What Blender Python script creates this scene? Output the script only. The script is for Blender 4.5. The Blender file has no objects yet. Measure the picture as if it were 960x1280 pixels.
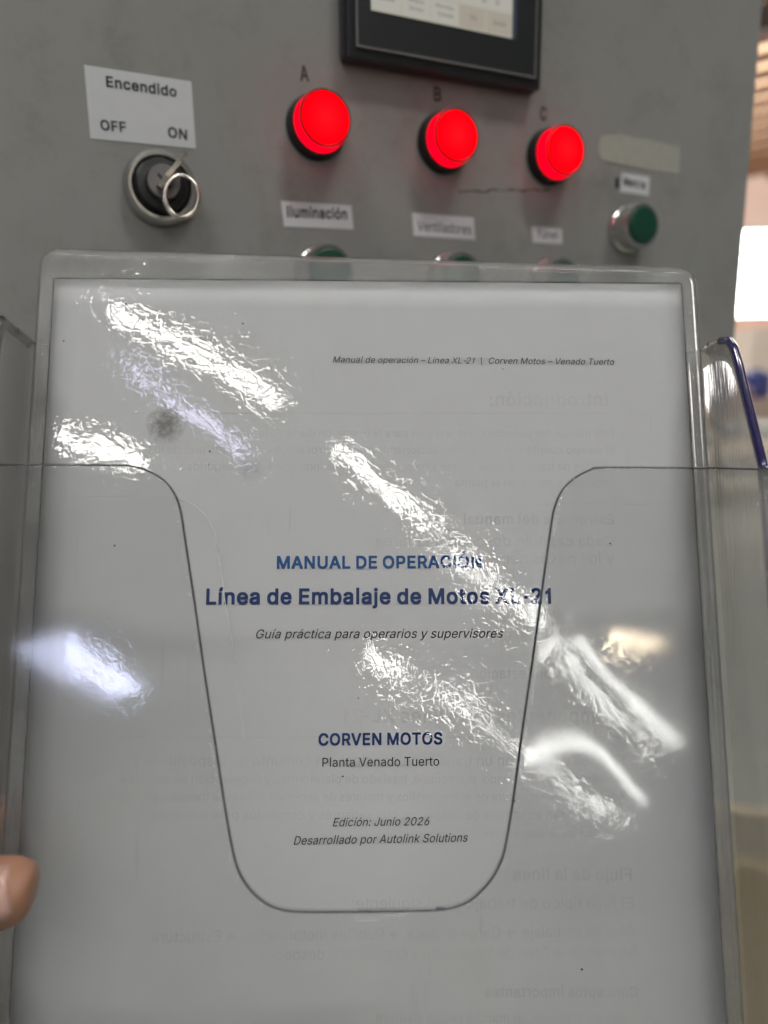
import bpy, bmesh, math, random
from mathutils import Vector, Matrix, noise
random.seed(7)
R_ = math.radians
S = bpy.context.scene
COL = S.collection

# ------------------------------------------------------------------ camera
FPX = 884.0                                   # focal length in pixels of a 960 px wide frame
CAM = Vector((0.0, 0.0, 1.4))
# rows of the camera basis in the world: right, down, forward
def cam_to_world(v):
    x, y, z = v
    return Vector((0.99992504*x - 0.01224398*y,
                   -0.00241284*x - 0.19704899*y + 0.98039067*z,
                   -0.01200388*x - 0.98031718*y - 0.19706376*z))
RIGHT = cam_to_world((1, 0, 0)); DOWN = cam_to_world((0, 1, 0)); FWD = cam_to_world((0, 0, 1))
cd = bpy.data.cameras.new('camera')
cam = bpy.data.objects.new('camera', cd); COL.objects.link(cam)
m = Matrix.Identity(4)
for i, a in enumerate((RIGHT, -DOWN, -FWD)):
    for j in range(3): m[j][i] = a[j]
m.translation = CAM
cam.matrix_world = m
cd.sensor_fit = 'HORIZONTAL'; cd.sensor_width = 7.4; cd.lens = 7.4 * FPX / 960
cd.clip_start = 0.01; cd.clip_end = 200
cd.dof.use_dof = True; cd.dof.focus_distance = 0.222; cd.dof.aperture_fstop = 1.65
S.camera = cam

# ------------------------------------------------------------------ world, exposure
w = bpy.data.worlds.new('World'); S.world = w; w.use_nodes = True
bg = w.node_tree.nodes['Background']
bg.inputs[0].default_value = (0.965, 0.955, 1.0, 1); bg.inputs[1].default_value = 0.155
S.view_settings.view_transform = 'Standard'; S.view_settings.look = 'None'
S.view_settings.exposure = 0.14; S.view_settings.gamma = 1.0
S.cycles.max_bounces = 14; S.cycles.transparent_max_bounces = 40
S.cycles.transmission_bounces = 12; S.cycles.glossy_bounces = 6; S.cycles.diffuse_bounces = 4
S.cycles.caustics_reflective = False; S.cycles.caustics_refractive = False
S.cycles.sample_clamp_indirect = 6; S.cycles.adaptive_threshold = .02; S.cycles.use_denoising = True

STRIP_POWER = 46.0

# ------------------------------------------------------------------ tags and links
def tag(o, label=None, cat=None, group=None, kind=None):
    if label: o['label'] = label
    if cat: o['category'] = cat
    if group: o['group'] = group
    if kind: o['kind'] = kind
    return o
def link(o, parent=None):
    COL.objects.link(o)
    if parent is not None: o.parent = parent
    return o
def empty(name, mat=None, parent=None):
    o = bpy.data.objects.new(name, None); o.empty_display_size = 0.02
    link(o, parent)
    if mat is not None: o.matrix_world = mat
    return o
def mesh_obj(name, verts, faces, mat, parent=None, smooth=False, mat2=None, idx=None):
    me = bpy.data.meshes.new(name); me.from_pydata([tuple(v) for v in verts], [], faces)
    me.materials.append(mat)
    if mat2: me.materials.append(mat2)
    if idx: me.polygons.foreach_set('material_index', idx)
    if smooth: me.polygons.foreach_set('use_smooth', [True]*len(me.polygons))
    me.update()
    return link(bpy.data.objects.new(name, me), parent)
def bm_obj(name, bm, mat, parent=None, smooth=False):
    me = bpy.data.meshes.new(name); bm.normal_update(); bm.to_mesh(me); bm.free()
    me.materials.append(mat)
    if smooth: me.polygons.foreach_set('use_smooth', [True]*len(me.polygons))
    return link(bpy.data.objects.new(name, me), parent)
def box_bm(bm, x0, x1, y0, y1, z0, z1, bevel=0.0, seg=2):
    r = bmesh.ops.create_cube(bm, size=1.0)
    for v in r['verts']:
        v.co = Vector((x0+(v.co.x+.5)*(x1-x0), y0+(v.co.y+.5)*(y1-y0), z0+(v.co.z+.5)*(z1-z0)))
    if bevel > 0:
        es = list({e for v in r['verts'] for e in v.link_edges})
        bmesh.ops.bevel(bm, geom=es, offset=bevel, segments=seg, affect='EDGES', profile=0.6)
def box(name, dims, mat, parent=None, bevel=0.0, seg=2):
    bm = bmesh.new(); box_bm(bm, *dims, bevel=bevel, seg=seg)
    return bm_obj(name, bm, mat, parent)
def lathe(name, prof, mat, parent=None, seg=56, smooth=True, sharp=None):
    """profile (radius, height) turned about the local -Y axis"""
    vs, fs = [], []
    for r, h in prof:
        for k in range(seg):
            a = 2*math.pi*k/seg
            vs.append((r*math.cos(a), -h, r*math.sin(a)))
    for i in range(len(prof)-1):
        for k in range(seg):
            a, b = i*seg+k, i*seg+(k+1) % seg
            fs.append((a, b, b+seg, a+seg))
    if prof[0][0] > 1e-6: fs.append(tuple(range(seg))[::-1])
    if prof[-1][0] > 1e-6: fs.append(tuple((len(prof)-1)*seg+k for k in range(seg)))
    o = mesh_obj(name, vs, fs, mat, parent, smooth)
    bm = bmesh.new(); bm.from_mesh(o.data); bmesh.ops.remove_doubles(bm, verts=bm.verts, dist=1e-7)
    bmesh.ops.recalc_face_normals(bm, faces=bm.faces)
    for e in bm.edges:
        if len(e.link_faces) == 2 and e.calc_face_angle(0) > R_(32): e.smooth = False
    bm.to_mesh(o.data); bm.free()
    return o
def tube(name, pts, r, mat, parent=None, seg=8, closed=False, radii=None):
    pts = [Vector(p) for p in pts]; n = len(pts); vs, fs = [], []
    up = Vector((0, 1, 0.013)).normalized()
    for i, p in enumerate(pts):
        a = pts[(i-1) % n] if (closed or i) else p
        b = pts[(i+1) % n] if (closed or i < n-1) else p
        t = (b-a).normalized()
        s = t.cross(up)
        if s.length < 1e-3: s = t.cross(Vector((1, 0, 0)))
        s.normalize(); q = t.cross(s)
        rr = radii[i] if radii else r
        for k in range(seg):
            an = 2*math.pi*k/seg
            vs.append(p + (s*math.cos(an)+q*math.sin(an))*rr)
    m_ = n if closed else n-1
    for i in range(m_):
        for k in range(seg):
            a = i*seg+k; b = i*seg+(k+1) % seg
            c = ((i+1) % n)*seg
            fs.append((a, b, c+(k+1) % seg, c+k))
    if not closed:
        fs.append(tuple(range(seg))[::-1]); fs.append(tuple((n-1)*seg+k for k in range(seg)))
    return mesh_obj(name, vs, fs, mat, parent, True)

# ------------------------------------------------------------------ materials
class NT:
    def __init__(s, name):
        s.m = bpy.data.materials.new(name); s.m.use_nodes = True; s.t = s.m.node_tree
        for n in list(s.t.nodes): s.t.nodes.remove(n)
        s.out = s.n('ShaderNodeOutputMaterial')
    def n(s, typ, **kw):
        nd = s.t.nodes.new(typ)
        for k, v in kw.items():
            if k.startswith('i_'):
                key = k[2:]; key = int(key) if key.isdigit() else key.replace('_', ' ')
                if isinstance(v, bpy.types.NodeSocket): s.t.links.new(v, nd.inputs[key])
                else: nd.inputs[key].default_value = v
            else: setattr(nd, k, v)
        return nd
    def l(s, a, b): s.t.links.new(a, b)
    def math(s, op, a, b=None, c=None, clamp=False):
        nd = s.n('ShaderNodeMath', operation=op, use_clamp=clamp)
        for i, x in enumerate((a, b, c)):
            if x is None: continue
            if isinstance(x, bpy.types.NodeSocket): s.l(x, nd.inputs[i])
            else: nd.inputs[i].default_value = x
        return nd.outputs[0]
    def noise(s, scale, detail=3, rough=.5, vec=None, dist=0.0):
        nd = s.n('ShaderNodeTexNoise'); nd.inputs['Scale'].default_value = scale
        nd.inputs['Detail'].default_value = detail; nd.inputs['Roughness'].default_value = rough
        nd.inputs['Distortion'].default_value = dist
        s.l(vec if vec is not None else s.obj(), nd.inputs['Vector'])
        return nd.outputs[0]
    def obj(s):
        if not hasattr(s, '_o'): s._o = s.n('ShaderNodeTexCoord').outputs['Object']
        return s._o
    def ramp(s, fac, stops):
        nd = s.n('ShaderNodeValToRGB'); s.l(fac, nd.inputs[0]); e = nd.color_ramp.elements
        while len(e) < len(stops): e.new(.5)
        for i, (p, c) in enumerate(stops):
            e[i].position = p; e[i].color = (c, c, c, 1) if not hasattr(c, '__len__') else (*c, 1)
        return nd.outputs[0]
    def mixc(s, fac, a, b):
        nd = s.n('ShaderNodeMix', data_type='RGBA')
        for i, x in ((0, fac), (6, a), (7, b)):
            if isinstance(x, bpy.types.NodeSocket): s.l(x, nd.inputs[i])
            else: nd.inputs[i].default_value = (*x, 1) if hasattr(x, '__len__') else x
        return nd.outputs[2]
    def bump(s, h, strength, dist):
        nd = s.n('ShaderNodeBump'); nd.inputs['Strength'].default_value = strength
        nd.inputs['Distance'].default_value = dist; s.l(h, nd.inputs['Height'])
        return nd.outputs[0]
    def done(s, sh): s.l(sh, s.out.inputs[0]); return s.m

def paint(name, col, rough=.5, metal=0.0, var=0.06, scale=60, bump=0.0, bdist=0.0002, bscale=800, rvar=.08, **kw):
    t = NT(name); b = t.n('ShaderNodeBsdfPrincipled')
    n1 = t.noise(scale, 4, .6)
    lo = tuple(c*(1-var) for c in col); hi = tuple(min(1, c*(1+var)) for c in col)
    t.l(t.mixc(n1, lo, hi), b.inputs['Base Color'])
    t.l(t.math('MULTIPLY_ADD', t.noise(scale*2.3, 3), rvar*2, rough-rvar), b.inputs['Roughness'])
    b.inputs['Metallic'].default_value = metal
    for k, v in kw.items(): b.inputs[k.replace('_', ' ')].default_value = v
    if bump: t.l(t.bump(t.noise(bscale, 3), bump, bdist), b.inputs['Normal'])
    return t.done(b.outputs[0])
def emit(name, col, s):
    t = NT(name); e = t.n('ShaderNodeEmission'); e.inputs[0].default_value = (*col, 1); e.inputs[1].default_value = s
    return t.done(e.outputs[0])

def film(name, rough=.02, tint=(.97, .97, .97), haze=.04, haze_col=(.8, .8, .82), f0=.04, crinkle=None, dust=0.0, veil=0.0, stains=()):
    """clear plastic sheet: lets light straight through, mirrors by Fresnel, slightly milky with scratches and dust"""
    t = NT(name)
    g = t.n('ShaderNodeNewGeometry')
    d = t.n('ShaderNodeVectorMath', operation='DOT_PRODUCT'); t.l(g.outputs['Normal'], d.inputs[0]); t.l(g.outputs['Incoming'], d.inputs[1])
    c = t.math('SUBTRACT', 1.0, t.math('ABSOLUTE', d.outputs['Value']), clamp=True)
    F = t.math('MULTIPLY_ADD', t.math('POWER', c, 5.0), 1-f0, f0, clamp=True)
    tr = t.n('ShaderNodeBsdfTransparent'); tr.inputs[0].default_value = (*tint, 1)
    gl = t.n('ShaderNodeBsdfGlossy'); gl.inputs['Roughness'].default_value = rough
    nrm = None
    if crinkle:
        sc, st, di, low = crinkle
        a = t.noise(sc, 2, .45, dist=.6)
        amp = t.ramp(t.noise(low, 2), [(.36, .35), (.62, 1.25)])
        h = t.math('MULTIPLY', a, amp)
        h = t.math('ADD', h, t.math('MULTIPLY', t.noise(sc*.22, 2, .5), .9))
        nrm = t.bump(h, st, di); t.l(nrm, gl.inputs['Normal'])
    mx = t.n('ShaderNodeMixShader'); t.l(F, mx.inputs[0]); t.l(tr.outputs[0], mx.inputs[1]); t.l(gl.outputs[0], mx.inputs[2])
    sh = mx.outputs[0]
    if veil:
        g2 = t.n('ShaderNodeBsdfGlossy'); g2.inputs['Roughness'].default_value = .28
        m3 = t.n('ShaderNodeMixShader'); m3.inputs[0].default_value = veil
        t.l(sh, m3.inputs[1]); t.l(g2.outputs[0], m3.inputs[2]); sh = m3.outputs[0]
    df = t.n('ShaderNodeBsdfDiffuse'); df.inputs[0].default_value = (*haze_col, 1)
    # smeary haze, uneven over the sheet, plus hair scratches
    hz = t.math('MULTIPLY', t.ramp(t.noise(28, 6, .72), [(.3, .2), (.72, 2.2)]), haze)
    mp = t.n('ShaderNodeMapping'); t.l(t.obj(), mp.inputs[0]); mp.inputs['Scale'].default_value = (900, 900, 22); mp.inputs['Rotation'].default_value = (0, .35, 0)
    sc_ = t.ramp(t.noise(1.0, 2, .5, mp.outputs[0]), [(.70, 0.0), (.78, 1.0)])
    gate = t.ramp(t.noise(45, 2), [(.52, 0.0), (.66, 1.0)])
    hz = t.math('ADD', hz, t.math('MULTIPLY', t.math('MULTIPLY', sc_, gate), .10))
    m2 = t.n('ShaderNodeMixShader'); t.l(hz, m2.inputs[0]); t.l(sh, m2.inputs[1]); t.l(df.outputs[0], m2.inputs[2])
    sh = m2.outputs[0]
    if dust:
        vo = t.n('ShaderNodeTexVoronoi', feature='F1'); vo.inputs['Scale'].default_value = 210; t.l(t.obj(), vo.inputs['Vector'])
        cg = t.ramp(t.noise(9, 2), [(.42, 0.0), (.62, 1.0)])
        rnd = t.n('ShaderNodeSeparateColor'); t.l(vo.outputs['Color'], rnd.inputs[0])
        pick = t.math('GREATER_THAN', rnd.outputs[0], .955)
        near = t.math('LESS_THAN', vo.outputs['Distance'], t.math('MULTIPLY', rnd.outputs[1], .085))
        dm = t.math('MULTIPLY', t.math('MULTIPLY', pick, near), dust)
        dd = t.n('ShaderNodeBsdfDiffuse'); dd.inputs[0].default_value = (.03, .026, .022, 1)
        m4 = t.n('ShaderNodeMixShader'); t.l(dm, m4.inputs[0]); t.l(sh, m4.inputs[1]); t.l(dd.outputs[0], m4.inputs[2]); sh = m4.outputs[0]
    for (sx, sz, sr, amt) in stains:
        dv = t.n('ShaderNodeVectorMath', operation='DISTANCE'); t.l(t.obj(), dv.inputs[0]); dv.inputs[1].default_value = (sx, -.0007, sz)
        fall = t.math('SUBTRACT', 1.0, t.math('DIVIDE', dv.outputs['Value'], sr), clamp=True)
        k = t.ramp(t.math('MULTIPLY', fall, t.math('MULTIPLY_ADD', t.noise(520, 5, .7), 2.2, -.25)), [(.18, 0.0), (.75, 1.0)])
        dd = t.n('ShaderNodeBsdfDiffuse'); dd.inputs[0].default_value = (.13, .105, .09, 1)
        m4 = t.n('ShaderNodeMixShader'); t.l(t.math('MULTIPLY', k, amt), m4.inputs[0]); t.l(sh, m4.inputs[1]); t.l(dd.outputs[0], m4.inputs[2]); sh = m4.outputs[0]
    return t.done(sh)

def glass(name, col=(.93, .95, .94), rough=.03, ior=1.45, bump=0.0):
    t = NT(name); b = t.n('ShaderNodeBsdfGlass'); b.inputs[0].default_value = (*col, 1)
    b.inputs['Roughness'].default_value = rough; b.inputs['IOR'].default_value = ior
    if bump:
        mp = t.n('ShaderNodeMapping'); t.l(t.obj(), mp.inputs[0]); mp.inputs['Scale'].default_value = (700, 700, 30)
        t.l(t.bump(t.noise(1.0, 3, .5, mp.outputs[0]), bump, .0004), b.inputs['Normal'])
    tr = t.n('ShaderNodeBsdfTransparent'); tr.inputs[0].default_value = (.96, .955, .96, 1)
    mx = t.n('ShaderNodeMixShader'); mx.inputs[0].default_value = .62
    t.l(b.outputs[0], mx.inputs[2]); t.l(tr.outputs[0], mx.inputs[1])
    df = t.n('ShaderNodeBsdfDiffuse'); df.inputs[0].default_value = (.7, .7, .68, 1)
    m2 = t.n('ShaderNodeMixShader')
    t.l(t.math('MULTIPLY', t.noise(150, 5, .7), .06), m2.inputs[0]); t.l(mx.outputs[0], m2.inputs[1]); t.l(df.outputs[0], m2.inputs[2])
    return t.done(m2.outputs[0])

M = {}
# cabinet paint: sheet steel, satin powder coat with fine orange peel, grime and small chips
def cabinet_paint():
    t = NT('grey cabinet paint'); b = t.n('ShaderNodeBsdfPrincipled')
    base = t.mixc(t.ramp(t.noise(7, 5, .6), [(.3, 0.0), (.7, 1.0)]), (.243, .239, .229), (.278, .272, .262))
    grime = t.ramp(t.noise(34, 7, .76), [(.50, 0.0), (.78, .75)])
    base = t.mixc(grime, base, (.165, .158, .140))
    sp = t.ramp(t.noise(330, 4, .62), [(.69, 0.0), (.76, .65)])
    base = t.mixc(sp, base, (.11, .10, .09))
    t.l(base, b.inputs['Base Color'])
    t.l(t.math('MULTIPLY_ADD', t.noise(20, 4), .18, .34), b.inputs['Roughness'])
    h = t.math('ADD', t.noise(700, 2), t.math('MULTIPLY', t.noise(60, 2), 2.5))
    t.l(t.bump(h, .22, .0003), b.inputs['Normal'])
    return t.done(b.outputs[0])
M['cab'] = cabinet_paint()
M['cab_dark'] = paint('dark gap', (.02, .02, .02), .8)
M['sticker'] = paint('white paper sticker', (.60, .60, .62), .55, var=.05, scale=120)
M['ink'] = paint('black print', (.012, .012, .014), .5, var=.1)
M['ink_panel'] = paint('dark printed letters', (.035, .034, .032), .5, var=.2, scale=400)
M['navy'] = paint('navy print', (.002, .036, .17), .5, var=.12, scale=500)
M['blue'] = paint('blue print', (.001, .10, .32), .5, var=.12, scale=500)
M['black_pl'] = paint('black plastic', (.010, .010, .011), .38, var=.2, scale=200)
M['hmi_body'] = paint('charcoal plastic body', (.011, .012, .015), .35, var=.15, scale=200)
M['hmi_side'] = paint('charcoal plastic side', (.022, .024, .032), .30, var=.15, scale=200)
M['hmi_face'] = paint('matt dark front foil', (.010, .011, .013), .45, var=.1, scale=200)
M['gasket'] = paint('worn grey rim', (.17, .165, .16), .4, var=.3, scale=300)
M['chrome'] = paint('worn chrome', (.62, .61, .59), .2, 1.0, var=.12, scale=300, rvar=.08)
M['nickel'] = paint('nickel plated brass', (.66, .60, .53), .22, 1.0, var=.12, scale=500)
M['steel'] = paint('brushed steel', (.20, .19, .185), .42, 1.0, var=.12, scale=500)
M['green'] = paint('green button plastic', (.003, .055, .030), .40, var=.12, scale=200)
M['tape'] = paint('yellowed adhesive residue', (.37, .36, .31), .6, var=.16, scale=260, bump=.4)
M['glue'] = paint('dark grime line', (.10, .095, .085), .8, var=.4, scale=900)
def lens_mat(name, col, s, edge=.35):
    t = NT(name); e = t.n('ShaderNodeEmission'); e.inputs[0].default_value = (*col, 1); e.inputs[1].default_value = s
    return t.done(e.outputs[0])
def lens_face_mat():
    t = NT('lit red lens face'); e = t.n('ShaderNodeEmission')
    ln = t.n('ShaderNodeVectorMath', operation='LENGTH')
    fl = t.n('ShaderNodeVectorMath', operation='MULTIPLY'); t.l(t.obj(), fl.inputs[0]); fl.inputs[1].default_value = (1, 0, 1)
    t.l(fl.outputs[0], ln.inputs[0])
    r = t.math('DIVIDE', ln.outputs['Value'], .0125)
    t.l(t.mixc(r, (1, .002, .004), (1, .0, .003)), e.inputs[0])
    t.l(t.ramp(r, [(.0, 1.0), (.90, .62), (1.0, .16)]), (m_ := t.n('ShaderNodeMath', operation='MULTIPLY')).inputs[0])
    m_.inputs[1].default_value = 3.2; t.l(m_.outputs[0], e.inputs[1])
    return t.done(e.outputs[0])
M['lens'] = lens_face_mat()
M['lens_side'] = lens_mat('lit red lens side', (1, .0, .012), 1.5)
M['lens_ring'] = paint('dark red lens rim', (.05, .001, .002), .3)
def screen_mat(name, col, s):
    t = NT(name); e = t.n('ShaderNodeEmission'); e.inputs[0].default_value = (*col, 1); e.inputs[1].default_value = s
    g = t.n('ShaderNodeBsdfGlossy'); g.inputs['Roughness'].default_value = .3
    mp = t.n('ShaderNodeAddShader'); t.l(e.outputs[0], mp.inputs[0])
    mz = t.n('ShaderNodeMixShader'); mz.inputs[0].default_value = .04
    t.l(e.outputs[0], mz.inputs[1]); t.l(g.outputs[0], mz.inputs[2])
    t.t.nodes.remove(mp)
    return t.done(mz.outputs[0])
M['scr'] = screen_mat('lit screen background', (.36, .345, .285), 1.0)
M['scr_btn'] = screen_mat('lit screen button', (.385, .372, .33), 1.0)
M['scr_btn2'] = screen_mat('lit beige screen button', (.33, .295, .245), 1.0)
M['scr_ink'] = screen_mat('dark screen text', (.14, .13, .12), 1.0)
M['scr_side'] = screen_mat('dim blue screen margin', (.035, .04, .055), 1.0)

def paper_mat():
    t = NT('white office paper'); b = t.n('ShaderNodeBsdfPrincipled')
    base = t.mixc(t.noise(260, 6, .7), (.72, .72, .735), (.79, .79, .80))
    base = t.mixc(t.ramp(t.noise(11, 3, .5), [(.35, 0.0), (.65, 1.0)]), base, (.752, .752, .762))
    stain = t.ramp(t.noise(16, 5, .6), [(.55, 0.0), (.82, .35)])
    base = t.mixc(stain, base, (.64, .60, .57))
    t.l(base, b.inputs['Base Color']); b.inputs['Roughness'].default_value = .7
    b.inputs['Specular IOR Level'].default_value = .2
    t.l(t.bump(t.noise(1500, 3), .15, .0001), b.inputs['Normal'])
    return t.done(b.outputs[0])
M['paper'] = paper_mat()
def ghost_mat():
    t = NT('print showing through from the back'); d = t.n('ShaderNodeBsdfDiffuse'); d.inputs[0].default_value = (.25, .25, .27, 1)
    tr = t.n('ShaderNodeBsdfTransparent'); mx = t.n('ShaderNodeMixShader')
    t.l(t.ramp(t.noise(60, 3), [(.38, .008), (.70, .075)]), mx.inputs[0]); t.l(tr.outputs[0], mx.inputs[1]); t.l(d.outputs[0], mx.inputs[2])
    return t.done(mx.outputs[0])
M['ghost'] = ghost_mat()
M['vinyl'] = film('clear crinkled vinyl', rough=.035, tint=(.965, .965, .97), haze=.045, crinkle=(430, .17, .00042, 26), dust=.85, veil=.010,
                  f0=.05, stains=((.0, .0, .0001, 0),))
M['vinyl_back'] = film('clear vinyl back', rough=.05, tint=(.965, .965, .965), haze=.04)
M['acrylic'] = film('clear rigid plastic', rough=.06, tint=(.965, .967, .965), haze=.010, crinkle=(60, .05, .0004, 12), f0=.033)
M['rim'] = glass('welded clear vinyl edge', (.95, .95, .95), .10, 1.3)
M['bend'] = glass('bent clear plastic', (.965, .96, .965), .04, 1.45, .14)
M['cut'] = paint('dark cut edge of clear plastic', (.030, .030, .042), .25, var=.3, scale=300)
M['violet'] = paint('violet tinted plastic edge', (.018, .012, .075), .18, var=.25, scale=120, **{'Coat_Weight': .6})
M['crease'] = film('bright crease in vinyl', rough=.25, tint=(.9, .9, .9), haze=.5, haze_col=(.9, .9, .88), f0=.08)

# ------------------------------------------------------------------ frames
def frame(origin, X, down):
    X = X.normalized(); Z = (-down).normalized(); Y = Z.cross(X).normalized()
    m = Matrix.Identity(4)
    for i, a in enumerate((X, Y, Z)):
        for j in range(3): m[j][i] = a[j]
    m.translation = origin
    return m
def ray(px, py): return cam_to_world(((px-480)/FPX, (py-640)/FPX, 1.0))
def world_at(px, py, depth): return CAM + ray(px, py)*depth
def loc(F, px, py, off=0.0):
    """where the sight line through a pixel meets the plane y = off of a frame, in the frame's own metres"""
    Fi = F.inverted(); o = Fi @ CAM; d = Fi.to_3x3() @ ray(px, py)
    t = (off-o.y)/d.y; p = o+d*t
    return Vector((p.x, off, p.z))
CABF = frame(world_at(390, 160, .315), Vector((.917402, .397962, 0)), Vector((0, 0, -1)))
SHX = Vector((.99873112, .04405954, -.02439053)); SHD = Vector((-.00881839, -.32383485, -.94607253))
SHD = (SHD - SHX*SHD.dot(SHX)).normalized()
SHF = frame(world_at(68, 348, .232), SHX, SHD)

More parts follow.
